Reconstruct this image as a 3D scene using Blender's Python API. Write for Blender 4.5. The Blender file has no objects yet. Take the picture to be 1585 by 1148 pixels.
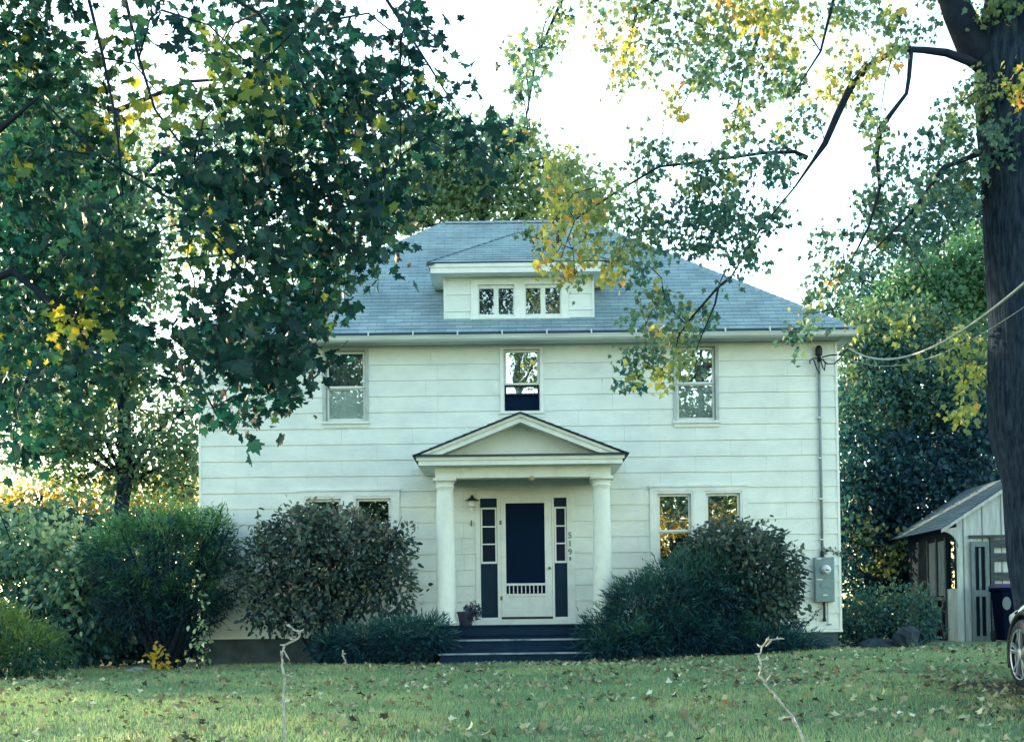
import bpy, math, random
import numpy as np
from math import radians as R
from mathutils import Vector, Matrix

random.seed(7)
RNG = np.random.default_rng(11)
SC = bpy.context.scene
COL = SC.collection

# ------------------------------------------------------------------ camera
F, CX, CY = 2200.0, 792.5, 899.0            # focal length and principal point in photo pixels
CAM = np.array([0.0, -24.44, 0.63])
TH, RO = R(1.6), R(0.7)
FW = np.array([0, math.cos(TH), math.sin(TH)])
_r0 = np.array([1.0, 0, 0]); _u0 = np.array([0, -math.sin(TH), math.cos(TH)])
RT = _r0 * math.cos(RO) - _u0 * math.sin(RO)
UP = _u0 * math.cos(RO) + _r0 * math.sin(RO)
cd = bpy.data.cameras.new('camera')
cam = bpy.data.objects.new('camera', cd); COL.objects.link(cam)
cd.sensor_width = 36.0
cd.lens = 36.0 * F / 1585.0
cd.shift_y = (CY - 574.0) / 1585.0
cd.clip_start, cd.clip_end = 0.1, 2000
cam.matrix_world = Matrix(((RT[0], UP[0], -FW[0], CAM[0]), (RT[1], UP[1], -FW[1], CAM[1]),
                           (RT[2], UP[2], -FW[2], CAM[2]), (0, 0, 0, 1)))
SC.camera = cam

# ------------------------------------------------------------------ sky, sun, exposure
SUN_AZ, SUN_EL = R(-44), R(13)               # behind the house, a little to its left, low
w = bpy.data.worlds.new('World'); SC.world = w; w.use_nodes = True
nt = w.node_tree; nt.nodes.clear()
out = nt.nodes.new('ShaderNodeOutputWorld'); bg = nt.nodes.new('ShaderNodeBackground')
sky = nt.nodes.new('ShaderNodeTexSky'); sky.sky_type = 'NISHITA'; sky.sun_disc = False
sky.sun_elevation = SUN_EL; sky.sun_rotation = SUN_AZ
sky.air_density = 1.0; sky.dust_density = 0.4; sky.ozone_density = 1.0
tintn = nt.nodes.new('ShaderNodeMix'); tintn.data_type = 'RGBA'; tintn.blend_type = 'MULTIPLY'
tintn.inputs['Factor'].default_value = 1.0
tintn.inputs['B'].default_value = (1.02, 1.0, 0.86, 1)
nt.links.new(sky.outputs['Color'], tintn.inputs['A'])
nt.links.new(tintn.outputs['Result'], bg.inputs['Color'])
bg.inputs['Strength'].default_value = 0.15
nt.links.new(bg.outputs['Background'], out.inputs['Surface'])
sl = bpy.data.lights.new('sun', 'SUN'); sl.energy = 2.2; sl.angle = R(0.6); sl.color = (1.0, 0.80, 0.50)
sun = bpy.data.objects.new('sun', sl); COL.objects.link(sun)
to_sun = Vector((math.sin(SUN_AZ) * math.cos(SUN_EL), math.cos(SUN_AZ) * math.cos(SUN_EL), math.sin(SUN_EL)))
sun.rotation_euler = to_sun.to_track_quat('Z', 'Y').to_euler()
sun.location = (-20, 40, 20)
vs = SC.view_settings
vs.view_transform = 'Standard'; vs.look = 'None'; vs.gamma = 1.0; vs.exposure = 2.55; vs.use_curve_mapping = False
SC.cycles.max_bounces = 6; SC.cycles.diffuse_bounces = 3; SC.cycles.glossy_bounces = 2
SC.cycles.transmission_bounces = 3; SC.cycles.transparent_max_bounces = 8
SC.cycles.caustics_reflective = False; SC.cycles.caustics_refractive = False


def P(px, py, Y):
    """The point at depth Y whose place in the photo is (px, py)."""
    d = FW + RT * ((px - CX) / F) - UP * ((py - CY) / F)
    return CAM + d * ((Y - CAM[1]) / d[1])


def ground(x, y):
    x = np.asarray(x, float); y = np.asarray(y, float)
    z = 0.016 * np.clip(x, -9, 10)
    f = np.maximum(0, -y)
    z = z - 0.018 * np.minimum(f, 11) - 0.05 * np.clip(f - 11, 0, 16)
    z = z + 0.02 * np.sin(x * 0.9 + 1.0) * np.sin(y * 0.7) + 0.012 * np.sin(x * 2.3 + y * 1.7)
    return z


def gz(x, y):
    return float(ground(x, y))


# ------------------------------------------------------------------ mesh builder
class MB:
    def __init__(s):
        s.v = []; s.f = []; s.uv = None

    def add(s, vs_, fs):
        o = len(s.v); s.v += [tuple(map(float, p)) for p in vs_]; s.f += [tuple(i + o for i in f) for f in fs]
        return s

    def box(s, x0, x1, y0, y1, z0, z1):
        return s.add([(x0, y0, z0), (x1, y0, z0), (x1, y1, z0), (x0, y1, z0), (x0, y0, z1), (x1, y0, z1), (x1, y1, z1), (x0, y1, z1)],
                     [(3, 2, 1, 0), (4, 5, 6, 7), (0, 1, 5, 4), (1, 2, 6, 5), (2, 3, 7, 6), (3, 0, 4, 7)])

    def frame(s, x0, x1, z0, z1, t, y0, y1, tb=None, tt=None):
        """A rectangular frame facing -y with member width t (tb bottom, tt top), butted end to end."""
        tb = t if tb is None else tb; tt = t if tt is None else tt
        s.box(x0, x0 + t, y0, y1, z0, z1); s.box(x1 - t, x1, y0, y1, z0, z1)
        if tb: s.box(x0 + t, x1 - t, y0, y1, z0, z0 + tb)
        if tt: s.box(x0 + t, x1 - t, y0, y1, z1 - tt, z1)
        return s

    def prism_y(s, pts, y0, y1):
        """Polygon pts (x, z), counter-clockwise seen from -y, extruded from y0 to y1."""
        n = len(pts)
        vs_ = [(x, y0, z) for x, z in pts] + [(x, y1, z) for x, z in pts]
        return s.add(vs_, [tuple(range(n)), tuple(range(2 * n - 1, n - 1, -1))] + [(i, i + n, (i + 1) % n + n, (i + 1) % n) for i in range(n)])

    def prism_x(s, pts, x0, x1):
        n = len(pts)
        vs_ = [(x0, y, z) for y, z in pts] + [(x1, y, z) for y, z in pts]
        return s.add(vs_, [tuple(range(n)), tuple(range(2 * n - 1, n - 1, -1))] + [(i, i + n, (i + 1) % n + n, (i + 1) % n) for i in range(n)])

    def bar(s, a, b, wx, wy):
        """A square bar from a to b."""
        a = Vector(a); b = Vector(b); d = (b - a).normalized()
        u = d.cross(Vector((0, 1, 0)))
        if u.length < 1e-3: u = Vector((1, 0, 0))
        u.normalize(); v = d.cross(u).normalized()
        vs_ = [p + u * (sx * wx / 2) + v * (sy * wy / 2) for p in (a, b) for sx, sy in ((-1, -1), (1, -1), (1, 1), (-1, 1))]
        return s.add(vs_, [(0, 1, 2, 3), (7, 6, 5, 4), (0, 4, 5, 1), (1, 5, 6, 2), (2, 6, 7, 3), (3, 7, 4, 0)])

    def tube(s, pts, rad, n=8, rough=0.0, cap=True):
        pts = [Vector(p) for p in pts]; k = len(pts)
        if not hasattr(rad, '__len__'): rad = [rad] * k
        o = len(s.v); prev = None
        for i, p in enumerate(pts):
            t = (pts[min(i + 1, k - 1)] - pts[max(i - 1, 0)])
            if t.length < 1e-9: t = Vector((0, 0, 1))
            t.normalize()
            if prev is None:
                a = t.cross(Vector((0.3, 1, 0.1)))
                if a.length < 1e-3: a = t.cross(Vector((1, 0, 0)))
            else:
                a = prev - t * prev.dot(t)
            a.normalize(); prev = a; b = t.cross(a)
            for j in range(n):
                th = 2 * math.pi * j / n
                r = rad[i] * (1 + (random.uniform(-rough, rough) if rough else 0))
                q = p + a * (r * math.cos(th)) + b * (r * math.sin(th)); s.v.append((q.x, q.y, q.z))
        for i in range(k - 1):
            for j in range(n):
                j2 = (j + 1) % n
                s.f.append((o + i * n + j, o + i * n + j2, o + (i + 1) * n + j2, o + (i + 1) * n + j))
        if cap:
            s.f.append(tuple(o + j for j in range(n - 1, -1, -1))); s.f.append(tuple(o + (k - 1) * n + j for j in range(n)))
        return s

    def lathe(s, prof, n=24, c=(0, 0, 0), axis='z', cap=True):
        """prof: (radius, height) from one end to the other; turned about z, x or y through c."""
        o = len(s.v); k = len(prof)
        for r, h in prof:
            for j in range(n):
                t = 2 * math.pi * j / n; a, b = r * math.cos(t), r * math.sin(t)
                p = {'z': (a, b, h), 'x': (h, a, b), 'y': (b, h, a)}[axis]
                s.v.append((p[0] + c[0], p[1] + c[1], p[2] + c[2]))
        for i in range(k - 1):
            for j in range(n):
                j2 = (j + 1) % n
                s.f.append((o + i * n + j, o + i * n + j2, o + (i + 1) * n + j2, o + (i + 1) * n + j))
        if cap:
            s.f.append(tuple(o + j for j in range(n - 1, -1, -1))); s.f.append(tuple(o + (k - 1) * n + j for j in range(n)))
        return s


ORG = {}


def link(name, me, mat, parent=None, origin=None, smooth=False, bevel=0):
    o = bpy.data.objects.new(name, me); COL.objects.link(o)
    if mat: me.materials.append(mat)
    if parent is not None:
        o.parent = parent; ORG[o.name] = ORG[parent.name]
    else:
        ORG[o.name] = np.array(origin if origin is not None else (0, 0, 0), float); o.location = ORG[o.name]
    if smooth: me.polygons.foreach_set('use_smooth', np.ones(len(me.polygons), bool))
    if bevel:
        m = o.modifiers.new('bevel', 'BEVEL'); m.width = bevel; m.segments = 2; m.limit_method = 'ANGLE'; m.angle_limit = R(40)
    return o


def build(name, mb, mat, parent=None, origin=None, smooth=False, bevel=0):
    org = ORG[parent.name] if parent is not None else np.array(origin if origin is not None else (0, 0, 0), float)
    me = bpy.data.meshes.new(name)
    me.from_pydata([(v[0] - org[0], v[1] - org[1], v[2] - org[2]) for v in mb.v], [], mb.f)
    if mb.uv is not None:
        uvl = me.uv_layers.new(name='uv')
        for lp in me.loops: uvl.data[lp.index].uv = mb.uv[lp.vertex_index]
    me.update()
    return link(name, me, mat, parent, origin, smooth, bevel)


def thing(name, loc, label, cat, group=None):
    o = bpy.data.objects.new(name, None); COL.objects.link(o); o.location = loc; o.empty_display_size = 0.2
    ORG[o.name] = np.array(loc, float)
    return tag(o, label, cat, group)


def tag(o, label, cat, group=None, kind=None):
    if label: o['label'] = label
    if cat: o['category'] = cat
    if group: o['group'] = group
    if kind: o['kind'] = kind
    return o


# ------------------------------------------------------------------ materials
def ramp_set(rp, stops):
    e = rp.color_ramp.elements
    while len(e) < len(stops): e.new(0.5)
    for i, (p, c) in enumerate(stops):
        e[i].position = p; e[i].color = (*c, 1)


def mat(name, c, rough=0.6, spec=0.3, var=0.0, vscale=3.0, c2=None, bump=0.0, bscale=60.0, stretch=(1, 1, 1), metal=0.0, detail=6.0, lo=0.35, hi=0.7):
    m = bpy.data.materials.new(name); m.use_nodes = True
    n = m.node_tree.nodes; l = m.node_tree.links; b = n['Principled BSDF']
    b.inputs['Roughness'].default_value = rough; b.inputs['Specular IOR Level'].default_value = spec; b.inputs['Metallic'].default_value = metal
    b.inputs['Base Color'].default_value = (*c, 1)
    if var or bump:
        tc = n.new('ShaderNodeTexCoord'); mp = n.new('ShaderNodeMapping'); mp.inputs['Scale'].default_value = stretch
        l.new(tc.outputs['Object'], mp.inputs['Vector'])
    if var:
        nz = n.new('ShaderNodeTexNoise'); nz.inputs['Scale'].default_value = vscale; nz.inputs['Detail'].default_value = detail; nz.inputs['Roughness'].default_value = 0.65
        l.new(mp.outputs['Vector'], nz.inputs['Vector'])
        rp = n.new('ShaderNodeValToRGB')
        if c2 is None: c2 = tuple(x * (1 - var) for x in c)
        ramp_set(rp, [(lo, c2), (hi, c)])
        l.new(nz.outputs['Fac'], rp.inputs['Fac']); l.new(rp.outputs['Color'], b.inputs['Base Color'])
    if bump:
        nb = n.new('ShaderNodeTexNoise'); nb.inputs['Scale'].default_value = bscale; nb.inputs['Detail'].default_value = 5
        l.new(mp.outputs['Vector'], nb.inputs['Vector'])
        bp = n.new('ShaderNodeBump'); bp.inputs['Strength'].default_value = bump; bp.inputs['Distance'].default_value = 0.02
        l.new(nb.outputs['Fac'], bp.inputs['Height']); l.new(bp.outputs['Normal'], b.inputs['Normal'])
    return m


def cool(c):
    """Shift dark leaf colours to blue: the bluish tone of shade painted in."""
    k = max(0.0, 1 - (0.3 * c[0] + 0.6 * c[1] + 0.1 * c[2]) / 0.16)
    return (c[0] * (1 - 0.60 * k), c[1] * (1 - 0.02 * k), c[2] * (1 + 0.95 * k))


def leafmat(name, stops, trans=0.35, rough=0.5, spec=0.25, shade=True):
    """Leaf colour from the face attribute 'tint' (one value per leaf); part of the light passes through."""
    m = bpy.data.materials.new(name); m.use_nodes = True
    n = m.node_tree.nodes; l = m.node_tree.links; b = n['Principled BSDF']; o = n['Material Output']
    at = n.new('ShaderNodeAttribute'); at.attribute_name = 'tint'
    rp = n.new('ShaderNodeValToRGB'); ramp_set(rp, [(p_, cool(c_) if shade else c_) for p_, c_ in stops]); l.new(at.outputs['Fac'], rp.inputs['Fac'])
    b.inputs['Roughness'].default_value = rough; b.inputs['Specular IOR Level'].default_value = spec
    l.new(rp.outputs['Color'], b.inputs['Base Color'])
    tr = n.new('ShaderNodeBsdfTranslucent'); hs = n.new('ShaderNodeHueSaturation'); hs.inputs['Hue'].default_value = 0.485
    hs.inputs['Saturation'].default_value = 1.15; hs.inputs['Value'].default_value = 1.6
    l.new(rp.outputs['Color'], hs.inputs['Color']); l.new(hs.outputs['Color'], tr.inputs['Color'])
    mx = n.new('ShaderNodeMixShader'); mx.inputs['Fac'].default_value = trans
    l.new(b.outputs['BSDF'], mx.inputs[1]); l.new(tr.outputs['BSDF'], mx.inputs[2]); l.new(mx.outputs['Shader'], o.inputs['Surface'])
    return m


def glassmat(name, refl=0.2, wav=0.03, tint=(0.88, 0.92, 0.92)):
    m = bpy.data.materials.new(name); m.use_nodes = True
    n = m.node_tree.nodes; l = m.node_tree.links; o = n['Material Output']; n.remove(n['Principled BSDF'])
    t = n.new('ShaderNodeBsdfTransparent'); t.inputs['Color'].default_value = (*tint, 1)
    g = n.new('ShaderNodeBsdfGlossy'); g.inputs['Roughness'].default_value = 0.0; g.inputs['Color'].default_value = (0.95, 0.97, 0.97, 1)
    tc = n.new('ShaderNodeTexCoord'); nz = n.new('ShaderNodeTexNoise'); nz.inputs['Scale'].default_value = 2.3; nz.inputs['Detail'].default_value = 1
    l.new(tc.outputs['Object'], nz.inputs['Vector'])
    bp = n.new('ShaderNodeBump'); bp.inputs['Strength'].default_value = wav; bp.inputs['Distance'].default_value = 0.1
    l.new(nz.outputs['Fac'], bp.inputs['Height']); l.new(bp.outputs['Normal'], g.inputs['Normal'])
    mx = n.new('ShaderNodeMixShader'); mx.inputs['Fac'].default_value = refl
    l.new(t.outputs['BSDF'], mx.inputs[1]); l.new(g.outputs['BSDF'], mx.inputs[2]); l.new(mx.outputs['Shader'], o.inputs['Surface'])
    return m


def shinglemat(nm='asphalt_shingle', k=1.0):
    m = bpy.data.materials.new(nm); m.use_nodes = True
    n = m.node_tree.nodes; l = m.node_tree.links; b = n['Principled BSDF']
    uv = n.new('ShaderNodeUVMap'); uv.uv_map = 'uv'
    br = n.new('ShaderNodeTexBrick'); br.inputs['Scale'].default_value = 1.0
    br.inputs['Brick Width'].default_value = 0.30; br.inputs['Row Height'].default_value = 0.14
    br.inputs['Mortar Size'].default_value = 0.006; br.inputs['Mortar Smooth'].default_value = 0.3
    br.inputs['Color1'].default_value = (0.205 * k, 0.295 * k, 0.325 * k, 1); br.inputs['Color2'].default_value = (0.27 * k, 0.37 * k, 0.40 * k, 1)
    br.inputs['Mortar'].default_value = (0.14 * k, 0.21 * k, 0.245 * k, 1)
    l.new(uv.outputs['UV'], br.inputs['Vector'])
    nz = n.new('ShaderNodeTexNoise'); nz.inputs['Scale'].default_value = 1.1; nz.inputs['Detail'].default_value = 8; nz.inputs['Roughness'].default_value = 0.7
    l.new(uv.outputs['UV'], nz.inputs['Vector'])
    rp = n.new('ShaderNodeValToRGB'); ramp_set(rp, [(0.3, (0.66, 0.67, 0.70)), (0.7, (1.18, 1.18, 1.15))]); l.new(nz.outputs['Fac'], rp.inputs['Fac'])
    mx = n.new('ShaderNodeMix'); mx.data_type = 'RGBA'; mx.blend_type = 'MULTIPLY'; mx.inputs['Factor'].default_value = 1
    l.new(br.outputs['Color'], mx.inputs['A']); l.new(rp.outputs['Color'], mx.inputs['B']); l.new(mx.outputs['Result'], b.inputs['Base Color'])
    b.inputs['Roughness'].default_value = 0.85; b.inputs['Specular IOR Level'].default_value = 0.2
    n2 = n.new('ShaderNodeTexNoise'); n2.inputs['Scale'].default_value = 90; n2.inputs['Detail'].default_value = 3; l.new(uv.outputs['UV'], n2.inputs['Vector'])
    bp = n.new('ShaderNodeBump'); bp.inputs['Strength'].default_value = 0.5; bp.inputs['Distance'].default_value = 0.01
    l.new(n2.outputs['Fac'], bp.inputs['Height']); l.new(bp.outputs['Normal'], b.inputs['Normal'])
    return m


M = {}
M['siding'] = mat('white_siding_paint', (0.74, 0.79, 0.74), 0.6, 0.25, var=1, vscale=1.7, c2=(0.60, 0.655, 0.63), bump=0.25, bscale=35, stretch=(1, 1, 1.6), detail=9, lo=0.28, hi=0.6)
_m = M['siding']; _n = _m.node_tree.nodes; _l = _m.node_tree.links; _b = _n['Principled BSDF']
_tc = _n.new('ShaderNodeTexCoord'); _nz = _n.new('ShaderNodeTexNoise'); _nz.inputs['Scale'].default_value = 5.5; _nz.inputs['Detail'].default_value = 10; _nz.inputs['Roughness'].default_value = 0.75
_rp = _n.new('ShaderNodeValToRGB'); ramp_set(_rp, [(0.665, (0, 0, 0)), (0.70, (1, 1, 1))]); _mx = _n.new('ShaderNodeMix'); _mx.data_type = 'RGBA'
_mx.inputs['B'].default_value = (0.40, 0.45, 0.44, 1); _src = _b.inputs['Base Color'].links[0].from_socket
_l.new(_tc.outputs['Object'], _nz.inputs['Vector']); _l.new(_nz.outputs['Fac'], _rp.inputs['Fac']); _l.new(_rp.outputs['Color'], _mx.inputs['Factor']); _l.new(_src, _mx.inputs['A']); _l.new(_mx.outputs['Result'], _b.inputs['Base Color'])
M['trim'] = mat('white_trim_paint', (0.76, 0.80, 0.76), 0.5, 0.3, var=1, vscale=4, c2=(0.62, 0.66, 0.63), bump=0.15, bscale=50, lo=0.25, hi=0.55)
M['oldtrim'] = mat('weathered_white_paint', (0.71, 0.76, 0.71), 0.6, 0.25, var=1, vscale=7, c2=(0.645, 0.695, 0.65), bump=0.3, bscale=40, lo=0.3, hi=0.55)
M['greytrim'] = mat('grey_storm_frame', (0.46, 0.52, 0.51), 0.5, 0.3, var=0.25, vscale=6)
M['soffit'] = mat('soffit_paint', (0.55, 0.60, 0.57), 0.7, 0.2, var=0.25, vscale=3)
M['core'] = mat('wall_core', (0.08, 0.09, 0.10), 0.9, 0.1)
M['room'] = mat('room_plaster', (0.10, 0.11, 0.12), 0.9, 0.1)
M['foundation'] = mat('foundation_concrete', (0.085, 0.12, 0.14), 0.9, 0.15, var=0.45, vscale=4, bump=0.5, bscale=30)
M['blue'] = mat('navy_paint', (0.006, 0.030, 0.062), 0.6, 0.15, var=0.3, vscale=5, bump=0.1, bscale=40)
M['stepblue'] = mat('worn_navy_step_paint', (0.005, 0.027, 0.062), 0.7, 0.12, var=0.45, vscale=6, stretch=(1, 1, 3), bump=0.2, bscale=40)
M['nosing'] = mat('worn_step_edge', (0.26, 0.32, 0.38), 0.7, 0.2, var=1, vscale=3, c2=(0.04, 0.09, 0.15), lo=0.33, hi=0.55)
M['screen'] = mat('insect_screen', (0.002, 0.012, 0.036), 0.8, 0.08)
M['glass'] = glassmat('window_glass', 0.16, 0.006)
M['glass2'] = glassmat('storm_window_glass', 0.30, 0.010)
M['darkglass'] = mat('sidelight_glass', (0.003, 0.013, 0.034), 0.4, 0.08)
M['curtain'] = mat('curtain_cloth', (0.80, 0.86, 0.80), 0.9, 0.1, var=0.2, vscale=8)
M['lace'] = mat('lace_valance', (0.45, 0.48, 0.50), 0.9, 0.1, var=1, vscale=28, c2=(0.05, 0.06, 0.08), lo=0.45, hi=0.55)
M['darkcurtain'] = mat('dim_curtain', (0.16, 0.19, 0.18), 0.9, 0.1, var=0.5, vscale=7, stretch=(2, 1, 0.4))
M['shingle'] = shinglemat()
M['shedshingle'] = shinglemat('old_shed_shingle', 0.5)
M['shingle_edge_and_shadow'] = mat('shingle_edge_and_shadow', (0.04, 0.065, 0.09), 0.8, 0.2)
M['gutter'] = mat('white_gutter', (0.66, 0.72, 0.68), 0.45, 0.3, var=1, vscale=2.5, c2=(0.50, 0.54, 0.50), stretch=(0.5, 1, 3))
M['meter'] = mat('grey_meter_enamel', (0.20, 0.29, 0.31), 0.5, 0.35, var=0.3, vscale=9)
M['conduit'] = mat('dull_conduit', (0.22, 0.29, 0.31), 0.5, 0.3, var=0.2, vscale=8)
M['clip'] = mat('pale_clip', (0.62, 0.66, 0.66), 0.5, 0.3)
M['black'] = mat('black_rubber', (0.012, 0.018, 0.028), 0.6, 0.3)
M['lampglass'] = mat('frosted_lamp_glass', (0.72, 0.76, 0.70), 0.35, 0.4)
M['numeral'] = mat('dull_metal_numeral', (0.11, 0.18, 0.19), 0.45, 0.3)
M['brass'] = mat('dull_knob', (0.10, 0.10, 0.10), 0.35, 0.5, metal=0.6)
M['bark'] = mat('maple_bark', (0.034, 0.052, 0.076), 0.95, 0.04, var=1, vscale=8, c2=(0.008, 0.016, 0.032), bump=1.0, bscale=9, stretch=(3.0, 3.0, 0.55), lo=0.38, hi=0.66)
M['bark2'] = mat('dark_bark', (0.014, 0.026, 0.042), 0.95, 0.1, var=0.6, vscale=8, stretch=(2, 2, 0.4), bump=0.6, bscale=20)
M['twig'] = mat('twig_bark', (0.022, 0.032, 0.052), 0.9, 0.1, var=0.4, vscale=12)
M['wire'] = mat('weathered_cable', (0.30, 0.37, 0.35), 0.6, 0.2, var=0.25, vscale=10)
M['soil'] = mat('lawn_soil', (0.10, 0.18, 0.10), 0.95, 0.1, var=1, vscale=1.4, c2=(0.13, 0.16, 0.10), detail=9, bump=0.6, bscale=50)
M['drive'] = mat('leaf_strewn_dirt', (0.07, 0.07, 0.06), 0.95, 0.1, var=0.6, vscale=6, bump=0.7, bscale=40)
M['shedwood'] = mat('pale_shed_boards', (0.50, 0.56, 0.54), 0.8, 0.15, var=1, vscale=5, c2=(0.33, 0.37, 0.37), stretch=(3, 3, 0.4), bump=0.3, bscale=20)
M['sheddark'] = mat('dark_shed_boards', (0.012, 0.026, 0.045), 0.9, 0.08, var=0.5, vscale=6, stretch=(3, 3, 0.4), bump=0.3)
M['oldwood'] = mat('weathered_brown_wood', (0.075, 0.10, 0.115), 0.85, 0.15, var=0.5, vscale=7, stretch=(0.6, 3, 3), bump=0.4)
M['greywood'] = mat('weathered_grey_wood', (0.19, 0.25, 0.27), 0.85, 0.15, var=0.45, vscale=7, stretch=(3, 3, 0.5), bump=0.4)
M['bin'] = mat('black_bin_plastic', (0.003, 0.007, 0.022), 0.8, 0.0)
M['purple'] = mat('purple_lid_plastic', (0.055, 0.035, 0.12), 0.5, 0.2)
M['decal'] = mat('pale_decal', (0.12, 0.16, 0.18), 0.6, 0.2)
M['paint'] = mat('dark_teal_car_paint', (0.025, 0.085, 0.095), 0.22, 0.6, metal=0.35)
M['paint'].node_tree.nodes['Principled BSDF'].inputs['Coat Weight'].default_value = 0.8
M['alloy'] = mat('alloy_rim', (0.30, 0.36, 0.39), 0.35, 0.4, metal=0.5)
M['headlight'] = mat('headlight_lens', (0.55, 0.62, 0.64), 0.12, 0.6)
M['redlens'] = mat('tail_lens', (0.25, 0.01, 0.01), 0.15, 0.6)
M['carglass'] = mat('car_window_glass', (0.01, 0.015, 0.02), 0.05, 0.6)
M['plastic'] = mat('car_trim_plastic', (0.018, 0.022, 0.028), 0.6, 0.3)
M['stone'] = mat('grey_boulder', (0.040, 0.065, 0.085), 0.9, 0.15, var=0.5, vscale=6, bump=0.7, bscale=12)
M['palestone'] = mat('pale_flat_stone', (0.34, 0.42, 0.40), 0.85, 0.2, var=0.3, vscale=8, bump=0.3)
M['stalk'] = mat('bleached_stalk', (0.48, 0.47, 0.44), 0.8, 0.15, var=0.45, vscale=25, bump=0.5)
M['pot'] = mat('dark_plastic_pot', (0.018, 0.025, 0.045), 0.5, 0.3)

G0, G1, G2 = (0.016, 0.050, 0.034), (0.030, 0.088, 0.046), (0.070, 0.150, 0.060)
YG, YE, OR, RD = (0.24, 0.28, 0.055), (0.55, 0.46, 0.09), (0.55, 0.27, 0.07), (0.42, 0.08, 0.05)
M['maple'] = leafmat('maple_leaf', [(0, (0.011, 0.031, 0.019)), (0.35, (0.026, 0.058, 0.028)), (0.6, (0.065, 0.115, 0.036)), (0.8, (0.19, 0.24, 0.05)), (1, (0.48, 0.44, 0.08))], 0.36)
M['maple2'] = leafmat('autumn_maple_leaf', [(0, (0.035, 0.082, 0.060)), (0.35, (0.085, 0.155, 0.095)), (0.6, (0.17, 0.235, 0.10)), (0.78, (0.28, 0.33, 0.09)), (0.92, (0.56, 0.50, 0.13)), (1, (0.56, 0.34, 0.11))], 0.42)
M['far'] = leafmat('far_leaf', [(0, (0.06, 0.13, 0.085)), (0.4, (0.13, 0.22, 0.13)), (0.7, (0.22, 0.30, 0.15)), (0.85, (0.32, 0.34, 0.09)), (1, YE)], 0.45)
M['dark'] = leafmat('shade_tree_leaf', [(0, (0.014, 0.034, 0.036)), (0.4, (0.046, 0.098, 0.066)), (0.7, (0.10, 0.18, 0.095)), (0.85, (0.20, 0.24, 0.09)), (1, (0.45, 0.40, 0.13))], 0.3)
M['bright'] = leafmat('light_green_leaf', [(0, (0.035, 0.09, 0.05)), (0.5, (0.085, 0.19, 0.095)), (0.8, (0.14, 0.25, 0.12)), (1, (0.30, 0.28, 0.09))], 0.35)
M['gold'] = leafmat('golden_leaf', [(0, (0.10, 0.14, 0.04)), (0.4, (0.34, 0.30, 0.06)), (0.8, YE), (1, (0.62, 0.42, 0.10))], 0.5)
M['rhodo'] = leafmat('rhododendron_leaf', [(0, (0.010, 0.030, 0.038)), (0.3, (0.036, 0.078, 0.072)), (0.6, (0.105, 0.160, 0.128)), (0.85, (0.18, 0.185, 0.14)), (1, (0.27, 0.21, 0.18))], 0.2, 0.5, 0.18, shade=False)
M['juniper'] = leafmat('juniper_needle', [(0, (0.009, 0.030, 0.032)), (0.5, (0.024, 0.068, 0.050)), (0.85, (0.055, 0.135, 0.075)), (1, (0.09, 0.18, 0.10))], 0.15)
M['yew'] = leafmat('yew_needle', [(0, (0.010, 0.030, 0.028)), (0.4, (0.028, 0.080, 0.045)), (0.75, (0.085, 0.23, 0.095)), (1, (0.16, 0.33, 0.13))], 0.2)
M['vine'] = leafmat('vine_leaf', [(0, (0.016, 0.050, 0.040)), (0.4, (0.05, 0.125, 0.075)), (0.75, (0.20, 0.33, 0.19)), (1, (0.42, 0.50, 0.27))], 0.3, 0.45, 0.35)
M['lime'] = leafmat('lime_needle', [(0, (0.020, 0.060, 0.035)), (0.45, (0.065, 0.13, 0.045)), (1, (0.19, 0.28, 0.075))], 0.3)
M['grass'] = leafmat('grass_blade', spec=0.08, rough=0.8, trans=0.3, stops=[(0, (0.10, 0.19, 0.11)), (0.45, (0.20, 0.32, 0.175)), (0.72, (0.34, 0.41, 0.205)), (1, (0.46, 0.48, 0.26))])
M['litter'] = leafmat('fallen_leaf', [(0, (0.035, 0.045, 0.040)), (0.25, (0.17, 0.16, 0.10)), (0.55, (0.30, 0.31, 0.19)), (0.8, (0.45, 0.47, 0.28)), (0.9, (0.62, 0.65, 0.50)), (1, (0.33, 0.15, 0.05))], 0.08, 0.8, 0.1, shade=False)
M['potplant'] = leafmat('pot_plant_leaf', [(0, (0.015, 0.03, 0.04)), (0.7, (0.04, 0.06, 0.06)), (1, (0.20, 0.16, 0.22))], 0.2)

# ------------------------------------------------------------------ leaves
def _fan(out_, c=(0, 0.35, 0.05)):
    v = [c] + [(x, y, -0.10 * abs(x) ** 1.2) for x, y in out_]; n = len(out_)
    return np.array(v), np.array([(0, 1 + i, 1 + (i + 1) % n) for i in range(n)])


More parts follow.
